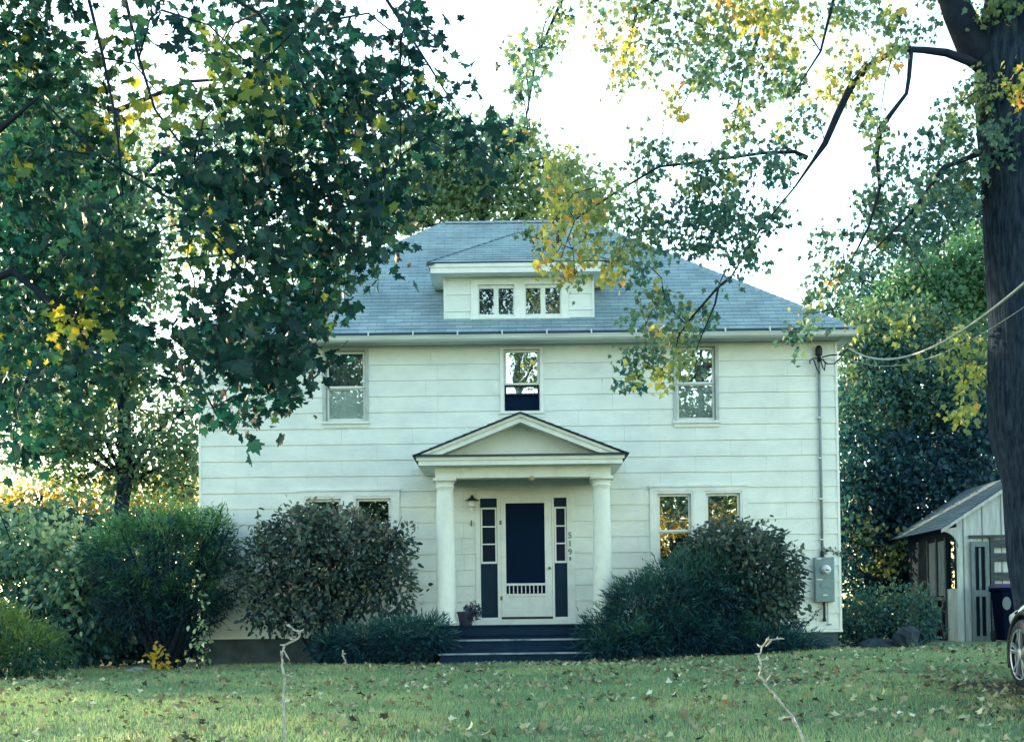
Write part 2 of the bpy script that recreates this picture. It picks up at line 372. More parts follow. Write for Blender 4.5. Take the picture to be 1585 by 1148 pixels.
_half = [(0.10, 0.02), (0.30, -0.06), (0.50, 0.06), (0.40, 0.20), (0.66, 0.40), (0.60, 0.52), (0.36, 0.46), (0.34, 0.68), (0.16, 0.66), (0.0, 1.0)]
_mo = [(0, 0)] + _half + [(-x, y) for x, y in _half[-2::-1]]
_half2 = [(0.42, -0.02), (0.34, 0.22), (0.62, 0.45), (0.30, 0.52), (0.0, 1.0)]
_m2 = [(0, 0)] + _half2 + [(-x, y) for x, y in _half2[-2::-1]]
def _curl(sh, a, b):
    v, f = sh; v = v.copy(); v[:, 2] += a * (v[:, 1] - 0.2) ** 2 + b * np.abs(v[:, 0]); return v, f
SHAPE = {
    'dry': _curl(_fan(_m2), -0.55, 0.45), 'maple_curl': _curl(_fan(_mo), -0.45, 0.12), 'maple_small_curl': _curl(_fan(_m2), -0.5, 0.15),
    'maple': _fan(_mo), 'maple_small': _fan(_m2),
    'oval': (np.array([(0, 0, 0), (0.26, 0.30, 0.07), (0.22, 0.68, 0.05), (0, 1, -0.05), (-0.22, 0.68, 0.05), (-0.26, 0.30, 0.07)]), np.array([(0, 1, 2), (0, 2, 3), (0, 3, 4), (0, 4, 5)])),
    'leaf': (np.array([(0, 0, 0), (0.34, 0.48, 0.09), (0, 1, -0.04), (-0.34, 0.48, 0.09)]), np.array([(0, 1, 2), (0, 2, 3)])),
    'needle': (np.array([(0, 0, 0), (0.075, 0.45, 0.02), (0, 1, 0), (-0.075, 0.45, 0.02)]), np.array([(0, 1, 2), (0, 2, 3)])),
}


def _norm(a):
    return a / np.maximum(np.linalg.norm(a, axis=1, keepdims=True), 1e-9)


def leaf_object(name, pts, tints, size, shape, material, parent=None, origin=None, tip=None, up=1.0, droop=0.6, spread=1.0, svar=0.3, flat=0.0):
    """One mesh of leaves. pts (N,3) places, tip (N,3) optional growth directions, droop how far tips hang down."""
    pts = np.asarray(pts, float); N = len(pts)
    org = ORG[parent.name] if parent is not None else np.array(origin if origin is not None else (0, 0, 0), float)
    T = RNG.normal(size=(N, 3)) * spread
    if tip is not None: T += tip
    T[:, 2] -= droop
    T[:, 2] *= 1 - flat
    T = _norm(T)
    Nn = RNG.normal(size=(N, 3)) * 0.75 * (1 - 0.5 * flat); Nn[:, 2] += up
    Nn = _norm(Nn - T * np.sum(Nn * T, 1, keepdims=True))
    X = np.cross(T, Nn)
    sv, sf = SHAPE[shape]
    sz = (size * (1 + RNG.uniform(-svar, svar, N)))[:, None, None]
    V = pts[:, None, :] - org + sz * (X[:, None, :] * sv[None, :, 0:1] + T[:, None, :] * sv[None, :, 1:2] + Nn[:, None, :] * sv[None, :, 2:3])
    k, nf = len(sv), len(sf)
    Fc = (sf[None] + (np.arange(N) * k)[:, None, None]).reshape(-1, 3)
    me = bpy.data.meshes.new(name)
    me.vertices.add(N * k); me.vertices.foreach_set('co', V.reshape(-1))
    me.loops.add(len(Fc) * 3); me.loops.foreach_set('vertex_index', Fc.reshape(-1).astype(np.int32))
    me.polygons.add(len(Fc)); me.polygons.foreach_set('loop_start', (np.arange(len(Fc)) * 3).astype(np.int32))
    a = me.attributes.new('tint', 'FLOAT', 'FACE'); a.data.foreach_set('value', np.repeat(np.clip(tints, 0, 1), nf).astype(np.float32))
    me.update(calc_edges=True)
    return link(name, me, material, parent, origin)


def ball(n, c, r, shell=0.0):
    """n random points in an ellipsoid; shell 0..1 pushes them to its surface."""
    d = _norm(RNG.normal(size=(n, 3))); u = RNG.random((n, 1)) ** (1 / 3)
    u = shell + (1 - shell) * u
    return np.asarray(c) + d * u * np.asarray(r), d


def sprays(centres, tint, k, r, tvar=0.14):
    """k leaves round each twig centre."""
    n = len(centres)
    p = np.repeat(centres, k, 0) + RNG.normal(size=(n * k, 3)) * np.asarray(r)
    t = np.repeat(tint, k) + RNG.normal(size=n * k) * tvar
    return p, t


def twigs(mb, hub, centres, r0=0.012, r1=0.004, sag=0.1, n=4):
    for c in centres:
        m = (np.asarray(hub) + c) / 2 + np.array([0, 0, sag]) + RNG.normal(size=3) * 0.06
        mb.tube([hub, m, c], [r0, (r0 + r1) / 2, r1], n, cap=False)


def photo_blobs(blobs, y0, y1, dens, minn=3):
    """Leaf masses given by where they stand in the photo and how deep; -> hubs, twig centres, tints. Each has real depth."""
    hubs, cen, tin = [], [], []
    for b in blobs:
        px, py, rx, ry = b[:4]; t = b[4] if len(b) > 4 else 0.3; dd = b[5] if len(b) > 5 else 1.0
        Y = RNG.uniform(y0, y1); h = P(px, py, Y); s = (Y - CAM[1]) / F
        n = max(minn, int(dens * dd * rx * ry * s * s * math.pi))
        c, _ = ball(n, h, (rx * s, min(rx, ry) * s * 0.9 + 0.25, ry * s))
        hubs.append(h); cen.append(c); tin.append(np.full(n, t) + RNG.normal(size=n) * 0.07)
    return hubs, cen, tin


# ------------------------------------------------------------------ ground
def ground_mesh():
    xs = np.concatenate([np.linspace(-400, -30, 12), np.linspace(-26, 26, 105), np.linspace(30, 400, 12)])
    ys = np.concatenate([np.linspace(-400, -44, 12), np.linspace(-40, 30, 141), np.linspace(34, 500, 14)])
    X, Y = np.meshgrid(xs, ys); Z = ground(X, Y)
    v = np.stack([X, Y, Z], -1).reshape(-1, 3); nx = len(xs)
    f = [(j * nx + i, j * nx + i + 1, (j + 1) * nx + i + 1, (j + 1) * nx + i) for j in range(len(ys) - 1) for i in range(nx - 1)]
    me = bpy.data.meshes.new('lawn'); me.from_pydata(v.tolist(), [], f); me.update()
    o = link('lawn', me, M['soil'], smooth=True)
    return tag(o, 'shaded green lawn in front of the white house', 'lawn', kind='structure')


ground_mesh()
# bare, leaf-covered parking strip the car stands on
mb = MB(); nx, ny = 16, 40
xs = np.linspace(0, 1, nx); ys = np.linspace(-24, -9.0, ny)
for y in ys:
    e = 4.35 + 0.12 * math.sin(y * 1.7) + 0.10 * math.sin(y * 4.1) - (0.35 if -13.5 < y < -11.2 else 0) * math.sin((y + 13.5) / 2.3 * math.pi)
    for x in xs: xx = e + x * 5; mb.v.append((xx, y, gz(xx, y) + 0.006))
mb.f = [(j * nx + i, j * nx + i + 1, (j + 1) * nx + i + 1, (j + 1) * nx + i) for j in range(ny - 1) for i in range(nx - 1)]
tag(build('driveway', mb, M['drive'], smooth=True), 'bare dirt strip with fallen leaves beside the lawn', 'driveway', kind='structure')


def lawn_points(n, y0=-18.0, y1=-0.4, pad=0.5):
    """Random lawn points inside the view, denser nearer the house front edge where the eye skims them."""
    out_ = np.zeros((0, 2))
    while len(out_) < n:
        y = RNG.uniform(y0, y1, n * 2); x = RNG.uniform(-9.5, 9.5, n * 2)
        d = y - CAM[1]; ok = np.abs(x) < 0.365 * d + pad
        ok &= ~((np.abs(x - 0.15) < 1.4) & (y > -2.1)) & ~((x > 4.6) & (y < -9.5) & (RNG.random(n * 2) < 0.93))
        out_ = np.concatenate([out_, np.stack([x[ok], y[ok]], 1)])
    return out_[:n]


def grass():
    n = 230000; p = lawn_points(n); x, y = p[:, 0], p[:, 1]; z = ground(x, y)
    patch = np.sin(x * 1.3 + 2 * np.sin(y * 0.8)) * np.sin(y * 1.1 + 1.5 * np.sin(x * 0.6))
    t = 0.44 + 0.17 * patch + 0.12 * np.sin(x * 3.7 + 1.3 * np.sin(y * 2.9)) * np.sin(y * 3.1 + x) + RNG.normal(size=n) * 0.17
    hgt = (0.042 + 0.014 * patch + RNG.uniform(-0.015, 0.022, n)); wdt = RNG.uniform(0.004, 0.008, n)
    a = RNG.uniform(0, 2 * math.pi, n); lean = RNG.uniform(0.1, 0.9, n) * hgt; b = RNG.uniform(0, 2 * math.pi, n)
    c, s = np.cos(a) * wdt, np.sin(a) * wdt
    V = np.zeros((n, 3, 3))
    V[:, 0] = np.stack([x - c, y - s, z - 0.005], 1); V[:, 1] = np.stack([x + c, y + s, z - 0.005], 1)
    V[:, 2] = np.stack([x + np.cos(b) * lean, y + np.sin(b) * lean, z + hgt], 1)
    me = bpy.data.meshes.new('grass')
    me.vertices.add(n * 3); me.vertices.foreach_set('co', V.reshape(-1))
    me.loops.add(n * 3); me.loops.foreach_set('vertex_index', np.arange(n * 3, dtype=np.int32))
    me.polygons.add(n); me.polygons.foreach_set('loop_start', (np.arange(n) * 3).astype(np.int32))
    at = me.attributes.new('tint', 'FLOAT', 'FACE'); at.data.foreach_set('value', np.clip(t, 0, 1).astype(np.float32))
    me.update(calc_edges=True)
    tag(link('grass', me, M['grass']), 'short green grass blades of the lawn', 'grass', kind='stuff')


grass()


def litter():
    p = lawn_points(3800); q = lawn_points(500, -13, -3)
    q[:, 0] = RNG.normal(3.6, 1.1, len(q)); dr = lawn_points(900, -17, -9.5)
    dr[:, 0] = RNG.uniform(4.2, 7.5, len(dr)); dr[:, 1] = RNG.uniform(-16, -9.2, len(dr))
    # drifts
    cl = lawn_points(70); cl = np.repeat(cl, 22, 0) + RNG.normal(size=(70 * 22, 2)) * 0.24
    p = np.concatenate([p, q, dr, cl]); p = p[p[:, 1] < -0.6]
    pts = np.stack([p[:, 0], p[:, 1], ground(p[:, 0], p[:, 1]) + RNG.uniform(0.025, 0.06, len(p))], 1)
    t = RNG.choice([0.05, 0.25, 0.4, 0.5, 0.62, 0.75, 0.86, 0.97], len(pts), p=[0.12, 0.22, 0.22, 0.18, 0.12, 0.08, 0.045, 0.015]) + RNG.normal(size=len(pts)) * 0.03
    h = len(pts) // 2
    o = leaf_object('fallen_leaves', pts, t, 0.058, 'dry', M['litter'], up=1.2, droop=-0.02, spread=0.8, svar=0.5, flat=0.4)
    tag(o, 'dry tan and yellow leaves scattered over the lawn', 'leaf litter', kind='stuff')


litter()

# ------------------------------------------------------------------ house
house = thing('house', (0.145, 0, 0), 'two-storey white house with hipped grey roof, dormer and small columned porch', 'house')
HX0, HX1, HD = -5.35, 5.64, 7.36
Z0, Z1 = 0.42, 5.42
WIN = [  # opening x0,x1,z0,z1, rail, kind
    (-3.17, -2.49, 4.10, 5.32, 4.70, 'upL'), (-0.10, 0.525, 4.24, 5.31, 4.72, 'upC'), (2.88, 3.55, 4.04, 5.32, 4.70, 'upR'),
    (-3.53, -2.93, 1.36, 2.765, 2.06, 'dnL'), (-2.67, -2.07, 1.36, 2.765, 2.06, 'dnL'),
    (2.52, 3.10, 1.40, 2.785, 2.15, 'dnR'), (3.355, 3.945, 1.40, 2.785, 2.15, 'dnR')]
DOOR = (-0.57, 1.05, 0.52, 2.74)
HOLES = [(a, b, c, d) for a, b, c, d, _, _ in WIN] + [DOOR]


def cells(x0, x1, z0, z1, holes):
    xs = sorted({x0, x1} | {h[i] for h in holes for i in (0, 1)}); zs = sorted({z0, z1} | {h[i] for h in holes for i in (2, 3)})
    for j in range(len(zs) - 1):
        run = None
        for i in range(len(xs) - 1):
            cx, cz = (xs[i] + xs[i + 1]) / 2, (zs[j] + zs[j + 1]) / 2
            solid = not any(h[0] < cx < h[1] and h[2] < cz < h[3] for h in holes)
            if solid and run is None: run = xs[i]
            if run is not None and (not solid or i == len(xs) - 2):
                yield run, (xs[i + 1] if solid else xs[i]), zs[j], zs[j + 1]; run = None


mb = MB()
for c in cells(HX0 + 0.02, HX1 - 0.02, Z0, Z1, HOLES): mb.box(c[0], c[1], 0.004, 0.14, c[2], c[3])
mb.box(HX0 + 0.02, HX0 + 0.16, 0.142, HD - 0.02, Z0, Z1); mb.box(HX1 - 0.16, HX1 - 0.02, 0.142, HD - 0.02, Z0, Z1)
mb.box(HX0 + 0.162, HX1 - 0.162, HD - 0.16, HD - 0.02, Z0, Z1)
mb.box(HX0 + 0.162, HX1 - 0.162, 0.142, HD - 0.162, Z0, Z0 + 0.1)          # ground floor
mb.box(HX0 + 0.162, HX1 - 0.162, 0.142, HD - 0.162, 2.95, 3.1)            # first floor
mb.box(HX0 + 0.162, HX1 - 0.162, 3.0, 3.1, Z0 + 0.102, 2.948)             # inner partition
mb.box(HX0 + 0.162, HX1 - 0.162, 3.0, 3.1, 3.102, Z1)
wall_core = build('inner_wall', mb, M['room'], house)

# cement siding: courses of separate sheets, each hung with its lower edge proud
mb = MB(); EXP = 0.2735; zc = Z0; row = 0
def sheet(mb, x0, x1, z0, z1, skew, out0=0.019, axis='y', base=0.0, sgn=-1):
    j = [random.uniform(-0.0022, 0.0022) for _ in range(4)]
    a, b = out0 + j[0], 0.003
    pts = [(x0, a, z0 + j[1]), (x1, a + j[2] * 0.4, z0 + j[1] + skew), (x1, b, z1), (x0, b, z1), (x0, 0, z0 + j[1]), (x1, 0, z0 + j[1] + skew), (x1, 0, z1), (x0, 0, z1)]
    if axis == 'y': pv = [(x, base + sgn * d, z) for x, d, z in pts]
    else: pv = [(base + sgn * d, x, z) for x, d, z in pts]
    mb.add(pv, [(0, 1, 2, 3), (0, 4, 5, 1), (1, 5, 6, 2), (3, 2, 6, 7), (0, 3, 7, 4)])
while zc < Z1 - 0.02:
    zt = min(zc + EXP, Z1)
    hs = sorted((h[0] - 0.03, h[1] + 0.03) for h in HOLES if h[2] - 0.02 < (zc + zt) / 2 < h[3] + 0.02)
    spans = []; cur = HX0
    for a, b in hs:
        if a > cur: spans.append((cur, a))
        cur = max(cur, b)
    if cur < HX1: spans.append((cur, HX1))
    for h in HOLES:                       # slivers of a course above or below an opening
        if h[2] - 0.02 < (zc + zt) / 2 < h[3] + 0.02:
            if h[3] < zt - 0.01: sheet(mb, h[0] - 0.0285, h[1] + 0.0285, h[3] + 0.001, zt, 0)
            if h[2] > zc + 0.01: sheet(mb, h[0] - 0.0285, h[1] + 0.0285, zc, h[2] - 0.001, 0)
    for a, b in spans:
        x = a - (0.61 if row % 2 else 0.0) * (1 if a == HX0 else random.random())
        while x < b - 0.01:
            e = min(b, x + 1.22)
            if b - e < 0.12: e = b
            if e > a + 0.02: sheet(mb, max(a, x) + 0.0012, e - 0.0012, zc, zt, random.uniform(-0.002, 0.002))
            x = e
    # side walls, whole courses
    for k in range(6):
        sheet(mb, k * HD / 6 + 0.001, (k + 1) * HD / 6 - 0.001, zc, zt, 0, axis='x', base=HX1, sgn=1)
        sheet(mb, k * HD / 6 + 0.001, (k + 1) * HD / 6 - 0.001, zc, zt, 0, axis='x', base=HX0, sgn=-1)
    zc = zt; row += 1
siding = build('wall', mb, M['siding'], house)
mb = MB()   # backing the sheets sit on
mb.box(HX0, HX0 + 0.018, 0.0, HD, Z0, Z1); mb.box(HX1 - 0.018, HX1, 0.0, HD, Z0, Z1); mb.box(HX0 + 0.02, HX1 - 0.02, HD - 0.018, HD, Z0, Z1)
build('sheathing', mb, M['siding'], siding)
mb = MB()   # corner boards and drip strip
for a, b in ((HX0 - 0.022, HX0 + 0.02), (HX1 - 0.02, HX1 + 0.022)):
    mb = MB(); mb.box(a, b, -0.024, -0.0165, Z0 - 0.02, Z1); build('corner_board', mb, M['trim'], siding)
for a, b in ((HX0 - 0.03, -1.4), (1.75, HX1 + 0.03)):
    mb = MB(); mb.box(a, b, -0.03, 0.0, Z0 - 0.045, Z0 - 0.003); build('drip_strip', mb, M['trim'], siding)
mb = MB(); mb.box(HX0 + 0.04, HX1 - 0.04, 0.03, HD - 0.03, -0.6, Z0 - 0.004)
build('foundation', mb, M['foundation'], house)

# ---- windows
def window(i, x0, x1, z0, z1, rail, kind):
    m = MB(); up = kind.startswith('up')
    if up:
        cw = 0.055 if kind != 'upC' else 0.06
        m.frame(x0 - cw, x1 + cw, z0 - 0.0, z1 + 0.035, cw, -0.034, 0.03, tb=0.0, tt=0.035)
    else:
        m.frame(x0 - 0.035, x1 + 0.035, z0 - 0.0, z1 + 0.035, 0.035, -0.026, 0.03, tb=0.0, tt=0.035)
    m.frame(x0 + 0.0005, x1 - 0.0005, z0, z1 - 0.0005, 0.012, 0.0302, 0.13, tb=0.012)     # jambs
    mtl = M['greytrim'] if kind in ('upL', 'upR') else M['trim']
    wf = build('window', m, mtl, house)
    s = MB(); cw2 = 0.055 if up else 0.035
    s.box(x0 - cw2 - 0.02, x1 + cw2 + 0.02, -0.06, 0.02, z0 - 0.045, z0 - 0.002)
    if up: s.box(x0 - cw2, x1 + cw2, -0.03, 0.0, z0 - 0.11, z0 - 0.047)
    build('sill', s, M['oldtrim'], wf)
    st = 0.030
    a = MB(); a.frame(x0 + 0.014, x1 - 0.014, rail - 0.016, z1 - 0.014, st, 0.034, 0.062, tb=0.032, tt=0.03)
    build('sash', a, M['trim'], wf)
    lo = z0 + 0.014
    if kind == 'upC':        # lower sash pushed up: open below, dark screen
        b = MB(); b.frame(x0 + 0.014, x1 - 0.014, z0 + 0.30, rail - 0.02, 0.026, 0.066, 0.09, tb=0.02, tt=0.03); build('sash', b, M['plastic'], wf)
        g = MB(); g.box(x0 + 0.041, x1 - 0.041, 0.076, 0.080, z0 + 0.322, rail - 0.052); build('pane', g, M['glass2'], wf)
        sc = MB(); sc.box(x0 + 0.015, x1 - 0.015, 0.118, 0.121, z0 + 0.014, z0 + 0.318); build('insect_screen', sc, M['screen'], wf)
    else:
        b = MB(); b.frame(x0 + 0.014, x1 - 0.014, lo, rail - 0.018, st, 0.066, 0.094, tb=0.045, tt=0.02)
        build('sash', b, M['trim'] if not up else M['oldtrim'], wf)
        g = MB(); g.box(x0 + 0.045, x1 - 0.045, 0.078, 0.082, lo + 0.046, rail - 0.039)
        build('pane', g, M['glass2' if kind == 'upR' else 'glass'], wf)
    g = MB(); g.box(x0 + 0.045, x1 - 0.045, 0.046, 0.050, rail + 0.017, z1 - 0.045)
    build('pane', g, M['glass2'] if kind in ('upC', 'upR', 'dnR') else M['glass'], wf)
    if up:                   # gathered curtain inside
        top, bot = (z1 - 0.02, z0 + 0.02) if kind != 'upC' else (z1 - 0.02, z1 - 0.25)
        c = MB(); n = 40
        for zz in (bot, top):
            for k in range(n + 1):
                t = k / n; c.v.append((x0 + 0.01 + t * (x1 - x0 - 0.02), 0.20 + 0.02 * math.sin(t * 42) + 0.01 * math.sin(t * 17 + 2), zz))
        c.f = [(k, k + 1, n + 2 + k, n + 1 + k) for k in range(n)]
        cu = build('curtain', c, M['darkcurtain' if kind != 'upL' else 'darkcurtain'], wf, smooth=True)
        if kind in ('upL', 'upR'):   # pale shade behind the lower sash
            c = MB(); c.box(x0 + 0.015, x1 - 0.015, 0.104, 0.107, z0 + 0.02, rail - 0.01); build('shade', c, M['curtain'], wf)
        else:
            c = MB(); c.box(x0 + 0.05, x1 - 0.05, 0.10, 0.102, rail - 0.18, rail - 0.055); build('lace_valance', c, M['lace'], wf)
    return wf


for i, wd in enumerate(WIN): window(i, *wd)
# wide casings round the paired ground-floor windows
for xa, xb, ia in ((-3.66, -1.92, 3), (2.39, 4.06, 5)):
    a, b = WIN[ia], WIN[ia + 1]; m = MB(); zt = a[3] + 0.037
    m.box(xa, a[0] - 0.0355, -0.036, 0.0, a[2], zt); m.box(b[1] + 0.0355, xb, -0.036, 0.0, a[2], zt)
    m.box(a[1] + 0.0355, b[0] - 0.0355, -0.036, 0.0, a[2], zt)
    m.box(xa, xb, -0.036, 0.0, zt, 2.895); m.box(xa - 0.02, xb + 0.02, -0.056, 0.0, 2.897, 2.93)
    m.box(xa - 0.02, xb + 0.02, -0.075, 0.0, a[2] - 0.10, a[2] - 0.047)
    build('window_casing', m, M['trim'], house)

# ---- roof: each slope in lapped courses
PITCH = 3.05 / 4.13
EZ, EO = 5.53, 0.45                       # eave height and overhang
RX0, RX1 = HX0 - 0.27, HX1 + 0.24
RY0, RY1 = -EO, HD + EO
RUN = (RY1 - RY0) / 2
def slope(mb, corner_a, corner_b, top_a, top_b, exp=0.14, th=0.009):
    """Quad slope (a->b along the eave, as seen from outside left to right) in lapped courses; uv in metres."""
    A, B, C, D = (np.array(p, float) for p in (corner_a, corner_b, top_b, top_a))
    L = np.linalg.norm((C + D) / 2 - (A + B) / 2); n = max(1, int(L / exp)); u = (B - A) / max(np.linalg.norm(B - A), 1e-6)
    nrm = np.cross(B - A, (D - A) if np.linalg.norm(D - A) > 1e-6 else (C - A)); nrm /= np.linalg.norm(nrm)
    up_ = np.cross(nrm, u)
    for i in range(n):
        t0, t1 = i / n, min(1, (i + 1.02) / n); j = random.uniform(-0.0015, 0.0015)
        p0, p1 = A + (D - A) * t0, B + (C - B) * t0; q0, q1 = A + (D - A) * t1, B + (C - B) * t1
        o = len(mb.v); e = nrm * (th + j)
        for p in (p0 + e, p1 + e, q1 + nrm * 0.001, q0 + nrm * 0.001, p0, p1): mb.v.append(tuple(p))
        for p in (p0, p1, q1, q0, p0, p1): mb.uv.append((float(np.dot(p - A, u)) + 100, float(np.dot(p - A, up_)) + 0.001 * (p is p0)))
        mb.f += [(o, o + 1, o + 2, o + 3), (o + 4, o + 5, o + 1, o)]
rf = MB(); rf.uv = []
RZ = EZ + RUN * PITCH
ea, eb, ec, ed = (RX0, RY0, EZ), (RX1, RY0, EZ), (RX1, RY1, EZ), (RX0, RY1, EZ)
ra, rb = (-1.25, RY0 + RUN, RZ), (1.54, RY0 + RUN, RZ)
slope(rf, ea, eb, ra, rb); slope(rf, eb, ec, rb, rb); slope(rf, ec, ed, rb, ra); slope(rf, ed, ea, ra, ra)
roof = build('roof', rf, M['shingle'], house)
mb = MB()
def caps(mb, a, b, w_=0.13, n=None):
    """Lapped cap shingles along a ridge or hip."""
    a = Vector(a); b = Vector(b); L = (b - a).length; n = n or int(L / 0.16); d = (b - a) / n; t = d.normalized()
    s = t.cross(Vector((0, 0, 1))).normalized(); u = s.cross(t).normalized()
    if u.z < 0: u = -u
    for i in range(n):
        p, q = a + d * i, a + d * (i + 1.15)
        drop = 0.075
        mb.add([p + u * 0.022 , p + s * w_ - u * (drop - 0.022), q + s * w_ - u * (drop - 0.010), q + u * 0.010, p - s * w_ - u * (drop - 0.022), q - s * w_ - u * (drop - 0.010)],
               [(0, 1, 2, 3), (4, 0, 3, 5), (0, 4, 1)])
for a, b in ((ea, ra), (eb, rb), (ec, rb), (ed, ra), (ra, rb)): caps(mb, a, b)
M['darkcap'] = mat('dark_hip_shingle', (0.06, 0.09, 0.12), 0.85, 0.2, var=0.3, vscale=7, bump=0.4)  # dormer hip caps, darker than the main ridge caps
M['cap'] = mat('ridge_shingle', (0.30, 0.40, 0.45), 0.85, 0.2, var=0.4, vscale=7, bump=0.4)
build('ridge_cap', mb, M['cap'], roof)
# eaves: soffit, fascia, gutter
mb = MB()
mb.box(RX0 + 0.03, RX1 - 0.03, RY0 + 0.03, -0.03, EZ - 0.135, EZ - 0.115); mb.box(RX0 + 0.03, RX1 - 0.03, HD + 0.03, RY1 - 0.03, EZ - 0.135, EZ - 0.115)
mb.box(RX0 + 0.03, HX0 - 0.03, -0.029, HD + 0.029, EZ - 0.135, EZ - 0.115); mb.box(HX1 + 0.03, RX1 - 0.03, -0.029, HD + 0.029, EZ - 0.135, EZ - 0.115)
build('soffit', mb, M['soffit'], house)
mb = MB(); zf0, zf1 = EZ - 0.15, EZ - 0.02
mb.box(RX0 + 0.005, RX1 - 0.005, RY0 + 0.005, RY0 + 0.028, zf0, zf1); mb.box(RX0 + 0.005, RX1 - 0.005, RY1 - 0.028, RY1 - 0.005, zf0, zf1)
mb.box(RX0 + 0.005, RX0 + 0.028, RY0 + 0.03, RY1 - 0.03, zf0, zf1); mb.box(RX1 - 0.028, RX1 - 0.005, RY0 + 0.03, RY1 - 0.03, zf0, zf1)
build('fascia', mb, M['gutter'], house)
mb = MB()
def gutter_run(mb, x0, x1, y):
    GZ = EZ - 0.035
    prof = [(y, GZ - 0.115), (y - 0.045, GZ - 0.112), (y - 0.075, GZ - 0.085), (y - 0.088, GZ - 0.045), (y - 0.100, GZ - 0.028), (y - 0.096, GZ - 0.022), (y - 0.080, GZ - 0.040), (y - 0.066, GZ - 0.080), (y - 0.042, GZ - 0.104), (y, GZ - 0.107)]
    mb.prism_x(prof[::-1], x0, x1)
gutter_run(mb, RX0, RX1, RY0 + 0.003)
gut = build('gutter', mb, M['gutter'], house)
mb = MB(); mb.box(RX0 + 0.01, RX1 - 0.01, RY0 - 0.03, RY0 + 0.004, EZ - 0.052, EZ + 0.003); build('eave_shadow_strip', mb, M['shingle_edge_and_shadow'], gut)  # dark strip painting the shadow gap between shingles and gutter
for k in range(16):
    x = -5.4 + k * 0.755
    if RX0 < x < RX1:
        m = MB(); m.box(x - 0.011, x + 0.011, RY0 - 0.098, RY0 + 0.012, EZ - 0.024, EZ + 0.012); m.box(x - 0.011, x + 0.011, RY0 - 0.108, RY0 - 0.099, EZ - 0.07, EZ + 0.006)
        build('gutter_strap', m, M['clip'], gut)

# ---- dormer
DX0, DX1 = -1.11, 1.47; DE = 6.74; DOV = 0.35
dm = MB()
def roofz(y): return EZ + (y + EO) * PITCH
dw = [(-0.53, 0.10, 5.90, 6.44), (0.28, 0.91, 5.90, 6.44)]
for c in cells(DX0, DX1, 5.70, 6.62, dw): dm.box(c[0], c[1], 0.0, 0.10, c[2], c[3])
for xs in (DX0, DX1 - 0.1):
    dm.prism_x([(0.102, 5.70), (1.35, 6.62), (0.102, 6.62)], xs, xs + 0.1)
dormer = build('dormer', dm, M['siding'], house)
m = MB()
for a, b, e in ((DX0, dw[0][0] - 0.12, DX0 + 0.009), (dw[1][1] + 0.12, DX1, DX1 - 0.009)):
    m = MB()
    for za, zb in ((5.70, 5.98), (5.98, 6.27), (6.27, 6.55)): sheet(m, a + 0.002, b - 0.002, za, zb, 0)
    m.box(e - 0.021, e + 0.021, -0.022, -0.003, 5.80, 6.55)
    build('siding', m, M['siding'], dormer)
m = MB()                                  # casing round both openings
xa, xb = dw[0][0] - 0.12, dw[1][1] + 0.12
m.box(xa, dw[0][0], -0.03, -0.001, 5.87, 6.54); m.box(dw[1][1], xb, -0.03, -0.001, 5.87, 6.54); m.box(dw[0][1], dw[1][0], -0.03, -0.001, 5.87, 6.44)
m.box(dw[0][0], dw[1][1], -0.03, -0.001, 6.44, 6.54); m.box(xa - 0.02, xb + 0.02, -0.055, -0.0, 5.835, 5.868)
build('casing', m, M['trim'], dormer)
for a, b, c, d in dw:
    mid = (a + b) / 2; m = MB()
    m.frame(a, b, c - 0.03, d, 0.022, 0.02, 0.06, tb=0.06, tt=0.06); m.box(mid - 0.042, mid + 0.042, 0.021, 0.061, c + 0.03, d - 0.06)
    build('casement', m, M['oldtrim'], dormer)
    for p0, p1 in ((a + 0.023, mid - 0.043), (mid + 0.043, b - 0.023)):
        g = MB(); g.box(p0, p1, 0.045, 0.049, c + 0.031, d - 0.061); build('pane', g, M['glass'], dormer)
    g = MB(); g.box(a - 0.02, b + 0.02, 0.30, 0.32, c - 0.1, d + 0.1); build('backing', g, M['room'], dormer)
m = MB()                                  # eave box of the dormer
m.box(DX0 - 0.22, DX1 + 0.24, -DOV, -DOV + 0.02, DE - 0.17, DE - 0.012); m.box(DX0 - 0.22, DX0 - 0.20, -DOV + 0.021, 1.3, DE - 0.17, DE - 0.012); m.box(DX1 + 0.22, DX1 + 0.24, -DOV + 0.021, 1.3, DE - 0.17, DE - 0.012)
m.box(DX0 - 0.199, DX1 + 0.219, -DOV + 0.021, 1.3, DE - 0.165, DE - 0.145)
m.box(DX0 - 0.235, DX1 + 0.255, -DOV - 0.018, -DOV - 0.001, DE - 0.075, DE - 0.010)
build('eave', m, M['trim'], dormer)
m = MB(); m.uv = []
dx0, dx1, dy0 = DX0 - 0.26, DX1 + 0.28, -DOV - 0.045; xc = (dx0 + dx1) / 2; AZ = 7.67; ay = 1.21
by = -EO + (AZ - EZ) / PITCH + 0.05; ly = -EO + (DE - EZ) / PITCH + 0.05
slope(m, (dx0, dy0, DE), (dx1, dy0, DE), (xc, ay, AZ), (xc, ay, AZ))
slope(m, (dx0, ly, DE), (dx0, dy0, DE), (xc, by, AZ), (xc, ay, AZ)); slope(m, (dx1, dy0, DE), (dx1, ly, DE), (xc, ay, AZ), (xc, by, AZ))
build('dormer_roof', m, M['shingle'], dormer)
m = MB(); caps(m, (dx0, dy0, DE), (xc, ay, AZ), 0.07); caps(m, (dx1, dy0, DE), (xc, ay, AZ), 0.07); caps(m, (xc, ay, AZ), (xc, by, AZ), 0.08)
build('hip_cap', m, M['darkcap'], dormer)
m = MB(); m.tube([(0.98, 2.75, 7.75), (0.98, 2.75, 8.35)], 0.055, 12); build('vent_pipe', m, M['plastic'], roof)

# ---- porch
porch = MB()
